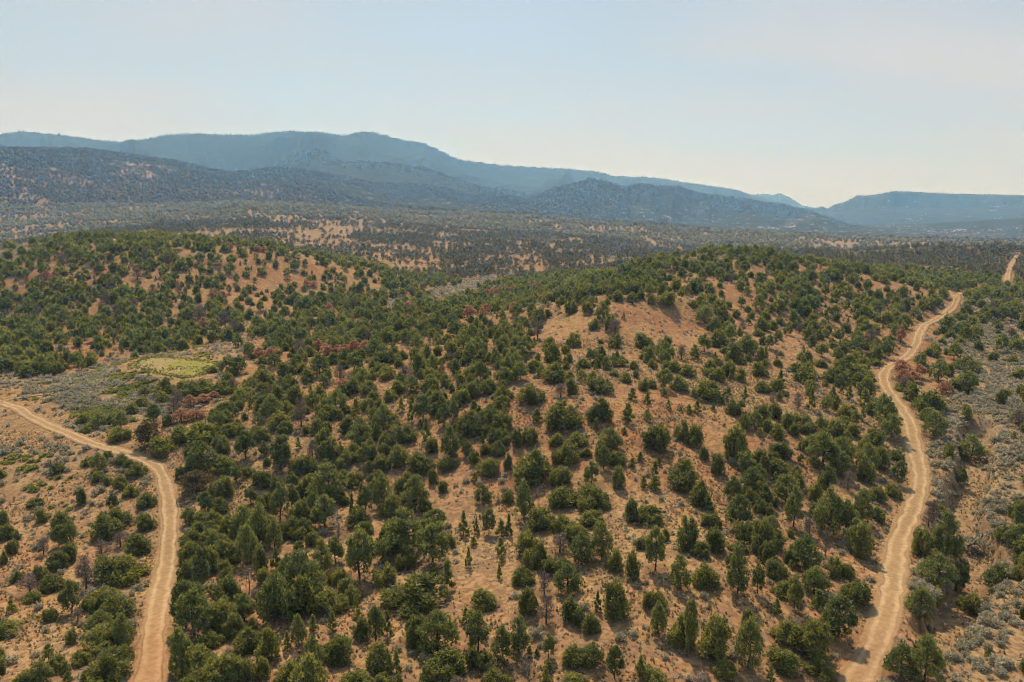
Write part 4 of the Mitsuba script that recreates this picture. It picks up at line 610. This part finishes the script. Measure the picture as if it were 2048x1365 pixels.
def dead_tree(seed, needles=0):
    g = np.random.default_rng(seed)
    trunk, main, twigs = branchy(g, 20, 0.46)
    out = {'trunk': (trunk, 'bark'), 'branches': (join(main), 'dead_twig'), 'twigs': (twigs, 'dead_twig')}
    if needles:
        out['needles'] = (sprays(pinyon_lobes(g, 1), needles, 0.075, g, 0.3, 0.4), 'rust_leaf')
    else:
        lob = [((*(m[0].mean(0)[:2]), m[0].mean(0)[2]), (0.13, 0.13, 0.10)) for m in main]
        v, f = sprays(lob, 900, 0.085, g, 0.4, 0.2)
        mid = (v[0::3] + v[1::3]) / 2      # narrow the sprays to twigs
        v[0::3] = mid + (v[0::3] - mid) * 0.22
        v[1::3] = mid + (v[1::3] - mid) * 0.22
        out['twigs'] = (join([twigs, (v, f)]), 'dead_twig')
    return out


def snag(seed):
    g = np.random.default_rng(seed)
    trunk, main, twigs = branchy(g, 9, 0.55)
    out = {'trunk': (trunk, 'grey_wood')}
    for i, m in enumerate(main):
        out['branch' + (f'_{i:03d}' if i else '')] = (m, 'grey_wood')
    out['twigs'] = (twigs, 'grey_wood')
    return out


def fallen(seed):
    """A fallen limb: a curved stem lying on the ground with side branches sticking out; one metre long along x, half as high."""
    g = np.random.default_rng(seed)
    stem = tube([(-0.5, 0, 0.03), (-0.15, 0.05, 0.07), (0.2, -0.03, 0.06), (0.5, 0.06, 0.10)], [0.028, 0.022, 0.014, 0.005], 5)
    out = {'stem': (stem, 'grey_wood')}
    for i in range(7):
        s = np.array([-0.42 + 0.13 * i, g.normal() * 0.02, 0.07])
        e = s + np.array([0.18 + 0.2 * g.random(), g.normal() * 0.20, 0.05 + 0.25 * g.random()])
        bits = [limb(s, e, 0.013, 0.004, g, 0.2, 4, 4)]
        for k in range(3):
            q = s + (e - s) * (0.4 + 0.2 * k)
            bits.append(limb(q, q + unit(e - s + g.normal(size=3) * 0.3) * 0.14, 0.006, 0.002, g, 0.2, 3, 3))
        out['branch' + (f'_{i:03d}' if i else '')] = (join(bits), 'grey_wood')
    return out


def shrub(seed, n, size):
    g = np.random.default_rng(seed)
    lobes = []
    for i in range(9):
        a, q = g.random() * 6.28, 0.36 * np.sqrt(g.random())
        lobes.append(((q * np.cos(a), q * np.sin(a), 0.42 * (1 - q)), (0.20, 0.20, 0.36 + 0.2 * g.random())))
    return sprays(lobes, n, size, g, 0.9, 0.4)


def sagebrush(seed):
    g = np.random.default_rng(seed)
    wood = [limb((0, 0, -0.05), (0.25 * np.cos(a), 0.25 * np.sin(a), 0.45), 0.03, 0.01, g, n=3, sides=3) for a in np.arange(5) * 1.3]
    return {'stems': (join(wood), 'dead_twig'), 'foliage': (shrub(seed, 260, 0.16), 'sage_leaf')}


PLY = {}


def model(key, parts):
    """A tree model: a group of parts, placed as often as wanted."""
    scene[key] = {'type': 'shapegroup', **{part: mikit.ply(mesh, bsdf) for part, (mesh, bsdf) in parts.items()}}
    return key


MODELS = {}
for lod in range(4):
    MODELS['j', lod] = [model(f'juniper_model_{"abcdefgh"[i]}_{lod}', juniper(100 + i, lod, (0, 1, 0, 2, 3, 1, 0, 3)[i])) for i in range(8 if lod < 2 else 5)]
    MODELS['p', lod] = [model(f'pinyon_model_{"abcdefgh"[i]}_{lod}', pinyon(200 + i, lod, (0, 1, 1, 0, 1, 0)[i])) for i in range(6 if lod < 2 else 4)]
MODELS['s', 0] = [model(f'sapling_model_{"abcd"[i]}', sapling(300 + i)) for i in range(4)]
MODELS['q', 0] = [model(f'olive_model_{"ab"[i]}', pinyon(320 + i, 0, 1, 'olive_leaf', 0.75)) for i in range(2)]
MODELS['d', 0] = [model(f'dead_model_{"abc"[i]}', dead_tree(340 + i)) for i in range(3)]
MODELS['r', 0] = [model(f'rust_model_{"abc"[i]}', dead_tree(360 + i, 1000)) for i in range(3)]
MODELS['g', 0] = [model(f'snag_model_{"ab"[i]}', snag(380 + i)) for i in range(2)]
MODELS['b', 0] = [model(f'fallen_model_{"abc"[i]}', fallen(400 + i)) for i in range(3)]
MODELS['k', 0] = [model(f'sage_model_{"abcd"[i]}', sagebrush(420 + i)) for i in range(4)]

# ------------------------------------------------------------------ where the trees stand
stand = []      # x, y, w, h, kind
for tx, ty, tw, th, k in TREES:
    p = np.array([tx / 10, ty / 10])
    for c, _, half, tree in WAYS.values():      # crowns stand clear of the wheel tracks
        d, i = tree.query(p)
        need = half + 0.3 + 0.5 * tw / 10 if k in 'jpqrd' else half + 0.8
        if d < need:
            p = c[i] + (p - c[i]) / max(d, 0.1) * need
    stand.append((p[0], p[1], tw / 10, th / 10, k))
SURVEYED = np.array([(s[0], s[1]) for s in stand])
taken = cKDTree(SURVEYED)
near_hull = max(np.hypot(SURVEYED[:, 0], SURVEYED[:, 1]))


class Grid:
    """Keeps points a given distance apart."""
    def __init__(self, cell):
        self.cell, self.box = cell, {}

    def free(self, x, y, d):
        c = self.cell
        i, j, n = int(x // c), int(y // c), int(d // c) + 1
        for a in range(i - n, i + n + 1):
            for b in range(j - n, j + n + 1):
                for (u, w) in self.box.get((a, b), ()):
                    if (u - x) ** 2 + (w - y) ** 2 < d * d:
                        return False
        return True

    def add(self, x, y):
        self.box.setdefault((int(x // self.cell), int(y // self.cell)), []).append((x, y))


grid = Grid(4.0)
for sx, sy, sw, sh, k in stand:
    grid.add(sx, sy)
g = np.random.default_rng(11)
N = 60000
R0, R1 = 75.0, 660.0
rr = np.sqrt(g.random(N) * (R1**2 - R0**2) + R0**2)
aa = (g.random(N) * 2 - 1) * 0.64
cx, cy = np.sin(aa) * rr, np.cos(aa) * rr
ok = (way_distance(cx, cy) > 3.0) & (wash_distance(cx, cy) > 0) & ~inside(POND, cx, cy)
cx, cy = cx[ok], cy[ok]
den = cover(WOOD, cx, cy) / 9 * (0.45 + 1.0 * step01(0.25, 0.75, meshkit.fbm(P3(cx, cy, 20), 2, 77)))
keep = g.random(len(cx)) < den**1.45 * 1.15
cx, cy, den = cx[keep], cy[keep], den[keep]
for i in range(len(cx)):
    if grid.free(cx[i], cy[i], (7.0 - 3.7 * min(den[i], 1.0)) if math.hypot(cx[i], cy[i]) > 250 else 4.7 - 2.0 * min(den[i], 1)):
        grid.add(cx[i], cy[i])
        q = g.random()
        kind = 'p' if q < 0.24 else 's' if q < 0.34 else 'd' if q < 0.37 else 'j'
        w = (4.1 if math.hypot(cx[i], cy[i]) > 250 else 3.2) * np.exp(g.normal() * 0.33)
        h = w * (1.22 if kind == 'p' else 0.92) * np.exp(g.normal() * 0.15)
        if kind == 's':
            w, h = 1.6, 2.4
        w, h = min(w, 6.4), min(h, 6.6)
        stand.append((cx[i], cy[i], w, h, kind))
# patches of trees killed by beetles: rust coloured
stand = [list(s) for s in stand]
A = np.array([(s[0], s[1]) for s in stand])
patch = meshkit.fbm(P3(A[:, 0], A[:, 1], 26), 2, 91)
for i in np.nonzero((patch > 0.80) & (np.hypot(A[:, 0], A[:, 1]) > 270) & (np.arange(len(stand)) >= len(TREES)))[0]:
    if stand[i][4] in 'jp' and g.random() < 0.5:
        stand[i][4] = 'r'

# ------------------------------------------------------------------ words for the labels: what each thing looks like and what it stands by
F = 0.5 / math.tan(math.radians(HFOV / 2))


def place_in_photo(x, y, z):
    dz = z - CAM_Z
    f = y * math.cos(PITCH) - dz * math.sin(PITCH)
    up = y * math.sin(PITCH) + dz * math.cos(PITCH)
    return 100 * (0.5 + F * x / f), 100 * (0.5 - 1.5 * F * up / f)


def side_of_way(x, y):
    out = {}
    for name in ('dirt_road_left', 'dirt_road_right'):
        d, i = WAYS[name][3].query([x, y])
        out[name] = (d, x - WAYS[name][0][i][0])
    return out


_wash = CUTS[0][3]


def whereabouts(x, y):
    s = side_of_way(x, y)
    (dl, xl), (dr_, xr) = s['dirt_road_left'], s['dirt_road_right']
    if dl < 7:
        return 'beside the left dirt road'
    if dr_ < 7.5:
        return 'beside the right dirt road'
    if _wash.query([x, y])[0] < 8:
        return 'by the eroded gully'
    if _pond_tree.query([x, y])[0] < 15:
        return 'near the dry pond'
    if xl < 0 and y < 260:
        return 'left of the left road'
    if xr > 0 and y < 400:
        return 'right of the right road'
    r = math.hypot(x, y)
    if r > 300 and x < -40:
        return 'on the far left hill'
    if r > 270 and x > 40:
        return 'on the right hill'
    return 'on the red slope' if r < 200 else 'in the middle woodland'


gv, gf, gu, gl = GROUND
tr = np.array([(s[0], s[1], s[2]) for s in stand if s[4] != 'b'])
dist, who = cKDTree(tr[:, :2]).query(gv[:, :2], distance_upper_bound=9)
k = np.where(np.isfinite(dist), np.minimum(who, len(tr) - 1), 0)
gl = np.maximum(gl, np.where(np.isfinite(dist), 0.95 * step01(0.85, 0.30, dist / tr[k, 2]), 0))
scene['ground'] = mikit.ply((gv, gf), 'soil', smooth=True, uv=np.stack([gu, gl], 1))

USED = set()
ONES = 'zero one two three four five six seven eight nine ten eleven twelve thirteen fourteen fifteen sixteen seventeen eighteen nineteen'.split()
TENS = '0 0 twenty thirty forty fifty sixty seventy eighty ninety'.split()


def words(v, tenth):
    v = round(v, 1) if tenth else round(v)
    n = int(v)
    t = ONES[n] if n < 20 else 'hundred' if n > 99 else TENS[n // 10] + ('-' + ONES[n % 10] if n % 10 else '')
    return t + (' point ' + ONES[int(round((v - n) * 10)) % 10] if tenth else '')



def say(key, look, cat, group, x, y, z):
    """A label of its own: look, neighbourhood and, as nothing else tells such trees apart, the place in the photo."""
    u, w = place_in_photo(x, y, z)
    place = f'{look} {whereabouts(x, y)}'
    for a, b in ((0, 0), (0, 1), (1, 0), (1, 1)):
        t = f'{place}, {words(u, a)} percent across, {words(w, b)} down'
        if t not in USED:
            break
    USED.add(t)
    if len(t.replace('-', ' ').split()) > 16:
        t = t.replace('rust brown', 'rust').replace('grey fallen branches lying', 'grey fallen branches').replace(' percent', '')
    labels[key] = {'label': t, 'category': cat, 'group': group}
    if cat not in ('branch', 'shrub', 'sapling'):
        labels[key + '__twigs'] = {'kind': 'stuff'}


def look_of(kind, w, h, seed):
    ratio = h / w
    if kind == 'j':
        size = 'big' if w > 5.5 else 'small' if w < 2.8 else 'medium'
        form = 'spreading' if ratio < 0.72 else 'upright' if ratio > 1.1 else 'rounded'
        return f'{size} {form} juniper'
    if kind == 'p':
        size = 'tall' if h > 6.2 else 'low' if h < 4.2 else 'medium'
        form = 'slender' if ratio > 1.6 else 'open-crowned'
        return f'{size} {form} pinyon pine'
    return {'s': 'slim young pine sapling', 'q': 'olive brown thinning pine', 'd': 'bare brown dead tree', 'r': 'rust brown dead pine', 'g': 'bare grey snag',
            'b': 'grey fallen branches lying', 'k': 'grey green sagebrush'}[kind]


NAMES = {'j': ('juniper_tree', 'tree', 'green juniper trees of the hillside'), 'p': ('pinyon_pine', 'pine tree', 'green pinyon pines of the hillside'),
         's': ('pine_sapling', 'sapling', 'young pine saplings'), 'q': ('olive_pine', 'pine tree', 'thinning olive brown pines'), 'd': ('dead_tree', 'dead tree', 'bare brown dead trees'),
         'r': ('dead_pine', 'dead tree', 'rust brown dead pines'), 'g': ('tree_snag', 'dead tree', 'bare grey snags'), 'b': ('fallen_branch', 'branch', 'grey fallen branches'),
         'k': ('sagebrush', 'shrub', 'grey green sagebrush shrubs')}
STUFF = {'j': ('juniper_woodland', 'rest of the green juniper woodland on the hills and behind them'), 'p': ('pinyon_woodland', 'rest of the green pinyon woodland on the hills and behind them'),
         's': ('sapling_growth', 'rest of the small young pines between the far trees'), 'r': ('dead_woodland', 'rest of the rust brown dead pines in the far woods'),
         'd': ('bare_woodland', 'rest of the bare brown dead trees in the far woods')}


def numbered(base, n):
    return base if n == 0 else f'{base}_{n:03d}'


def put(key, m, x, y, z, w, h, rot, depth=None):
    scene[key] = {'type': 'instance', 'shapegroup': {'type': 'ref', 'id': m},
                  'to_world': T().translate([float(x), float(y), float(z)]).rotate([0, 0, 1], float(rot)).scale([float(w), float(w if depth is None else depth), float(h)])}


A = np.array([(s[0], s[1]) for s in stand])
Z = height(A[:, 0], A[:, 1])
HAND = len(TREES)
for kind in NAMES:
    idx = [i for i, s in enumerate(stand) if s[4] == kind]

    def apparent(i):
        x, y, w, h, _ = stand[i]
        u, d = place_in_photo(x, y, Z[i] + h / 2)
        seen = -2 < u < 102 and d < 104
        return (math.sqrt(w * h) / math.hypot(x, y)) * (1 if seen else 0.001) * (3 if i < HAND and seen else 1)

    idx.sort(key=apparent, reverse=True)
    one = 0
    for n, i in enumerate(idx):
        x, y, w, h, _ = stand[i]
        u, d = place_in_photo(x, y, Z[i] + h / 2)
        r = math.hypot(x, y)
        lod = 0 if kind not in 'jp' else 0 if r < 215 else 1 if r < 330 else 2 if r < 480 else 3
        ms = MODELS[kind, lod]
        pick = ms[int(g.integers(len(ms)))]
        if kind == 'j' and lod < 2:      # broad trees from the broad models
            ratio = h / w
            choice = [1, 4, 5, 7] if ratio > 1.05 else [0, 3, 2, 6] if ratio < 0.8 else [0, 1, 2, 5, 6, 4]
            pick = ms[choice[int(g.integers(len(choice)))]]
        if n < 300 and 0 < u < 100 and d < 101:
            key = numbered(NAMES[kind][0], one)
            one += 1
            say(key, look_of(kind, w, h, i), NAMES[kind][1], NAMES[kind][2], x, y, Z[i] + h / 2)
        elif kind in STUFF:
            key = f'{STUFF[kind][0]}__{n:04d}'
            labels[STUFF[kind][0]] = {'label': STUFF[kind][1], 'kind': 'stuff', 'category': 'woodland'}
        else:
            key = numbered(NAMES[kind][0], one)
            one += 1
            say(key, look_of(kind, w, h, i), NAMES[kind][1], NAMES[kind][2], x, y, Z[i] + h / 2)
        if kind == 'b':
            put(key, pick, x, y, Z[i], w, 0.9, g.random() * 50 - 25)
        elif kind == 'k':
            put(key, pick, x, y, Z[i], w, h, g.random() * 360)
        else:
            put(key, pick, x, y, Z[i] - 0.04, w * (1.17 if i < HAND else 1.05), h * (1.12 if i < HAND else 1.03), g.random() * 360)

# ------------------------------------------------------------------ sagebrush: the 300 that show largest stand alone, the rest is ground cover
g = np.random.default_rng(23)
N = 150000
rr = np.sqrt(g.random(N) * (430.0**2 - 76.0**2) + 76.0**2)
aa = (g.random(N) * 2 - 1) * 0.63
cx, cy = np.sin(aa) * rr, np.cos(aa) * rr
sg = cover(SAGE, cx, cy)
wd, gd = way_distance(cx, cy), wash_distance(cx, cy)
pd = _pond_tree.query(np.stack([cx, cy], 1))[0]
clump = meshkit.fbm(P3(cx, cy, 9), 3, 15)
ok = (g.random(N) < (sg / 9) ** 1.4 * 0.62 * step01(0.30, 0.62, clump + 0.015 * sg)) & (wd > 0.3) & (gd > -2.2) & ~inside(POND, cx, cy)
cx, cy, sg, pd = cx[ok], cy[ok], sg[ok], pd[ok]
far_from_tree = cKDTree(A).query(np.stack([cx, cy], 1))[0]
ok = (far_from_tree > 1.5) & ((pd > 4.5) | (g.random(len(cx)) < 0.15))
cx, cy, sg, pd = cx[ok], cy[ok], sg[ok], pd[ok]
cz = height(cx, cy)
bush = np.clip(0.50 + 0.10 * sg + 0.40 * g.normal(size=len(cx)), 0.35, 2.0)
green = (pd < 24 * meshkit.noise(P3(cx, cy, 10), 8) ** 1.5 + 2.5) & (meshkit.noise(P3(cx, cy, 2.5), 18) > 0.35) | ((cx < -55) & (meshkit.fbm(P3(cx, cy, 12), 2, 33) > 0.60))
rr = np.hypot(cx, cy)
order = np.argsort(-bush / rr)
alone = set()
one = sum(1 for s in stand if s[4] == 'k')
for i in order:
    u, d = place_in_photo(cx[i], cy[i], cz[i] + 0.4)
    if not (0.5 < u < 99.5 and d < 99) or green[i]:
        continue
    key = numbered('sagebrush', one)
    one += 1
    say(key, 'small grey sagebrush' if bush[i] < 1.0 else 'bushy grey sagebrush', 'shrub', NAMES['k'][2], cx[i], cy[i], cz[i] + 0.4)
    put(key, MODELS['k', 0][i % 4], cx[i], cy[i], cz[i] - 0.03, bush[i] * 1.25, bush[i] * 0.8, g.random() * 360)
    alone.add(i)
    if one >= 300:
        break


def heap(kinds, idx, X, Y, Zs, wide, tall, g):
    """Copies of small unit meshes, turned and scaled, as one mesh."""
    parts, at = [], 0
    which = g.integers(len(kinds), size=len(idx))
    vs, fs = [], []
    for m, (v, f) in enumerate(kinds):
        k = np.asarray(idx)[which == m]
        if not len(k):
            continue
        a = g.random(len(k)) * 2 * np.pi
        ca, sa_ = np.cos(a)[:, None], np.sin(a)[:, None]
        vx = (v[None, :, 0] * ca - v[None, :, 1] * sa_) * wide[k][:, None] + X[k][:, None]
        vy = (v[None, :, 0] * sa_ + v[None, :, 1] * ca) * wide[k][:, None] + Y[k][:, None]
        vz = v[None, :, 2] * tall[k][:, None] + Zs[k][:, None]
        vs.append(np.stack([vx, vy, vz], -1).reshape(-1, 3))
        fs.append((f[None] + (np.arange(len(k)) * len(v))[:, None, None]).reshape(-1, 3) + at)
        at += len(vs[-1])
    return np.vstack(vs), np.vstack(fs)


rest = np.array([i for i in range(len(cx)) if i not in alone])
for flag, name, bsdf, text in ((False, 'sagebrush_cover', 'sage_leaf', 'grey green sagebrush covering the flats beside roads, gully and pond'),
                               (True, 'green_shrub_cover', 'green_shrub_leaf', 'bright green low shrubs round the dry pond and on the left flat')):
    for close, kinds in ((True, [shrub(500 + i, 60, 0.30) for i in range(4)]), (False, [shrub(510 + i, 22, 0.46) for i in range(4)])):
        idx = rest[(green[rest] == flag) & ((rr[rest] < 230) == close)]
        if len(idx):
            mesh = heap(kinds, idx, cx, cy, cz - 0.03, bush * (1.3 if not flag else 1.5), bush * (0.8 if not flag else 0.52), g)
            scene[name if close else name + '__002'] = mikit.ply(mesh, bsdf)
    labels[name] = {'label': text, 'kind': 'stuff', 'category': 'shrubs'}

rr = np.sqrt(g.random(90000) * (1050.0**2 - 430.0**2) + 430.0**2)
aa = (g.random(90000) * 2 - 1) * 0.60
fx, fy = np.sin(aa) * rr, np.cos(aa) * rr
ok = (cover(SAGE, fx, fy, 0.3) > 4.5) & (way_distance(fx, fy) > 1)
fx, fy = fx[ok], fy[ok]
size = 1.5 * np.exp(g.normal(size=len(fx)) * 0.3)
scene['sagebrush_cover__003'] = mikit.ply(heap([shrub(530 + i, 10, 0.6) for i in range(4)], np.arange(len(fx)), fx, fy, height(fx, fy), size, size * 0.6, g), 'sage_leaf')

# ------------------------------------------------------------------ dry grass, stones and dead sticks on the ground
g = np.random.default_rng(31)


def scatter(n, r1, fn):
    rr = np.sqrt(g.random(n) * (r1**2 - 76.0**2) + 76.0**2)
    aa = (g.random(n) * 2 - 1) * 0.63
    x, y = np.sin(aa) * rr, np.cos(aa) * rr
    ok = (way_distance(x, y) > 0.2) & (g.random(n) < fn(x, y)) & ~inside(POND, x, y)
    x, y = x[ok], y[ok]
    return x, y, height(x, y)


def tuft(seed):
    q = np.random.default_rng(seed)
    lob = [((0, 0, 0.3), (0.35, 0.35, 0.45))]
    return sprays(lob, 7, 0.75, q, 1.0, 0.3)


x, y, z = scatter(60000, 270, lambda x, y: step01(0.38, 0.66, meshkit.fbm(P3(x, y, 13), 3, 41)))
mesh = heap([tuft(i) for i in range(4)], np.arange(len(x)), x, y, z - 0.02, 0.30 + 0.25 * g.random(len(x)), 0.22 + 0.2 * g.random(len(x)), g)
gp = np.random.default_rng(37)
qx, qy = gp.uniform(pm[:, 0].min(), pm[:, 0].max(), 9000), gp.uniform(pm[:, 1].min(), pm[:, 1].max(), 9000)
dq = _pond_tree.query(np.stack([qx, qy], 1))[0]
ok = inside(POND, qx, qy) & (gp.random(9000) < 0.01 + 0.30 * step01(5, 1, dq) + 0.10 * step01(0.55, 0.68, meshkit.fbm(P3(qx, qy, 8), 3, 44)))
qx, qy = qx[ok], qy[ok]
scene['pond_weeds'] = mikit.ply(heap([tuft(40 + i) for i in range(4)], np.arange(len(qx)), qx, qy, height(qx, qy) + 0.12, 0.5 + 0.4 * gp.random(len(qx)), 0.2 + 0.25 * gp.random(len(qx)), gp), 'weed_leaf')
labels['pond_weeds'] = {'label': 'yellow green weeds growing in patches on the dry pond bed', 'kind': 'stuff', 'category': 'weeds'}
scene['dry_grass'] = mikit.ply(mesh, 'straw')
x, y, z = scatter(26000, 260, lambda x, y: 0.08 + 0.8 * step01(0.42, 0.66, meshkit.fbm(P3(x, y, 19, 9), 3, 43)))
mesh = heap([shrub(560 + i, 12, 0.5) for i in range(4)], np.arange(len(x)), x, y, z - 0.02, 0.35 + 0.4 * g.random(len(x)), 0.22 + 0.25 * g.random(len(x)), g)
scene['low_weeds'] = mikit.ply(mesh, 'sage_leaf')
labels['low_weeds'] = {'label': 'small grey olive weeds dotted over the bare soil between the trees', 'kind': 'stuff', 'category': 'weeds'}
labels['dry_grass'] = {'label': 'tufts of dry straw coloured grass scattered over the slopes', 'kind': 'stuff', 'category': 'grass'}

rock = trimesh.creation.icosahedron()
rocks = []
for i in range(4):
    v = rock.vertices * (0.35 + 0.25 * np.random.default_rng(i).random((12, 1))) * [1, 0.8, 0.55]
    rocks.append((v, rock.faces))
x, y, z = scatter(26000, 210, lambda x, y: step01(0.45, 0.75, meshkit.fbm(P3(x, y, 17), 3, 51)))
s = 0.10 + 0.10 * g.random(len(x)) + 0.45 * g.random(len(x)) ** 14
scene['scattered_stones'] = mikit.ply(heap(rocks, np.arange(len(x)), x, y, z, s, s, g), 'stone')
labels['scattered_stones'] = {'label': 'pale stones and gravel lying on the red slopes', 'kind': 'stuff', 'category': 'stones'}

sticks = []
for i in range(5):
    q = np.random.default_rng(600 + i)
    sticks.append(join([limb((-0.5, 0, 0.04), (0.5, q.normal() * 0.15, 0.08), 0.022, 0.008, q, 0.1, 3, 3), limb((0, 0, 0.05), (0.3, q.normal() * 0.3, 0.22), 0.012, 0.005, q, 0.1, 3, 3),
                        limb((-0.2, 0, 0.05), (0.1, q.normal() * 0.3, 0.15), 0.012, 0.005, q, 0.1, 3, 3)]))
x, y, z = scatter(14000, 300, lambda x, y: 0.15 + 0.6 * step01(0.5, 0.7, meshkit.fbm(P3(x, y, 10), 3, 61)))
keep = cKDTree(A).query(np.stack([x, y], 1))[0] < 5
x, y, z = x[keep], y[keep], z[keep]
s = 0.8 + 1.4 * g.random(len(x))
scene['dead_sticks'] = mikit.ply(heap(sticks, np.arange(len(x)), x, y, z, s, s, g), 'grey_wood')
labels['dead_sticks'] = {'label': 'grey dead sticks and twigs littering the ground between the trees', 'kind': 'stuff', 'category': 'sticks'}

# ------------------------------------------------------------------ the woods beyond, by distance
g = np.random.default_rng(41)


def clump_tree(seed, n, open_):
    q = np.random.default_rng(seed)
    lob = [((q.normal() * 0.13, q.normal() * 0.13, 0.35 + 0.3 * q.random()), (0.30, 0.30, 0.34)) for _ in range(4)]
    return sprays(lob, n, open_, q, 0.5, 0.5)


def blob(seed):
    q = np.random.default_rng(seed)
    v = rock.vertices * (0.42 + 0.22 * q.random((12, 1))) * [1, 1, 0.95] + [0, 0, 0.42]
    return v, rock.faces


def woods(n, r0, r1, spacing, wmean, kinds, name, text, dens=1.0, bsdf='far_leaf', base=0.05):
    rr = np.sqrt(g.random(n) * (r1**2 - r0**2) + r0**2)
    aa = (g.random(n) * 2 - 1) * 0.63
    x, y = np.sin(aa) * rr, np.cos(aa) * rr
    c = cover(WOOD, x, y) / 9 * (base + (1.37 - base) * step01(0.36, 0.62, meshkit.fbm(P3(x, y, 55), 3, 71))) * dens
    z = height(x, y)
    ok = (g.random(n) < c) & (way_distance(x, y) > 2)
    x, y, z, c = x[ok], y[ok], z[ok], c[ok]
    box, keep = Grid(spacing), []
    for i in range(len(x)):
        if box.free(x[i], y[i], spacing * (1.5 - 0.7 * min(c[i], 1))):
            box.add(x[i], y[i])
            keep.append(i)
    w = wmean * np.exp(g.normal(size=len(x)) * 0.25)
    h = w * (0.9 + 0.35 * g.random(len(x)))
    scene[name] = mikit.ply(heap(kinds, np.array(keep), x, y, z - 0.1, w, h, g), bsdf)
    labels[name] = {'label': text, 'kind': 'stuff', 'category': 'woodland'}
    return len(keep)


n1 = woods(90000, 660, 1500, 5.2, 4.8, [clump_tree(700 + i, 34, 0.34) for i in range(6)], 'plain_woodland', 'scattered dark juniper woodland on the rolling plain behind the hills')
n2 = woods(80000, 1500, 2250, 6.2, 5.8, [blob(720 + i) for i in range(6)], 'valley_woodland', 'fine pale specks of juniper woodland on the valley plain below the mountains', 1.0, 'far_leaf', 0.15)
n2 += woods(60000, 2250, 2950, 6.6, 6.2, [blob(730 + i) for i in range(6)], 'distant_woodland', 'distant specks of dark woodland at the foot of the mountains', 1.0, 'conifer_leaf', 0.3)

# trees on the slopes and along the skylines of the far ranges
X, Y, W_ = [], [], []
for name, n, wide in (('front', 28000, 4.4), ('blue', 3000, 6.0), ('mid', 2500, 9), ('knob', 6000, 8)):
    p = np.array(RANGES[name], float)
    az = g.uniform(max(p[0, 0], -0.63), p[-1, 0], n)
    R = np.interp(az, p[:, 0], p[:, 1])
    t = np.abs(g.normal(size=n)) * (0.05 if name == 'blue' else 0.3)
    r = R - t * PROFILE[name][0] * 1.35 + (g.random(n) - 0.3) * 20
    X.append(np.sin(az) * r), Y.append(np.cos(az) * r), W_.append(wide * np.exp(g.normal(size=n) * 0.25))
X, Y, W_ = map(np.concatenate, (X, Y, W_))
ok = g.random(len(X)) < 0.25 + 1.1 * (meshkit.fbm(P3(X, Y, 90), 3, 81))
X, Y, W_ = X[ok], Y[ok], W_[ok]
tet = (np.array([[0.5, 0, 0.1], [-0.3, 0.42, 0.1], [-0.3, -0.42, 0.1], [0.1, 0.05, 1.0]]), np.array([[0, 1, 3], [1, 2, 3], [2, 0, 3], [0, 2, 1]]))
scene['mountain_forest'] = mikit.ply(heap([tet, blob(740)], np.arange(len(X)), X, Y, height(X, Y) - 0.5, W_, W_ * 1.15, g), 'conifer_leaf')
labels['mountain_forest'] = {'label': 'dark conifers on the mountain sides and along their skylines', 'kind': 'stuff', 'category': 'forest'}

# ------------------------------------------------------------------ smoky summer air
zs = [v[:, 2] for v in (pm,)]
scene['haze'] = {'type': 'cube', 'to_world': T().translate([0, 0, 410]).scale([22000, 22000, 590]), 'bsdf': {'type': 'null'}, 'interior': {'type': 'ref', 'id': 'haze_air'}}
labels['haze'] = {'label': 'thin smoky blue haze filling the air over the whole valley', 'kind': 'stuff', 'category': 'haze'}
print('things', len(labels), 'stand', len(stand), 'far', n1, n2, len(X), 'sage', len(cx))
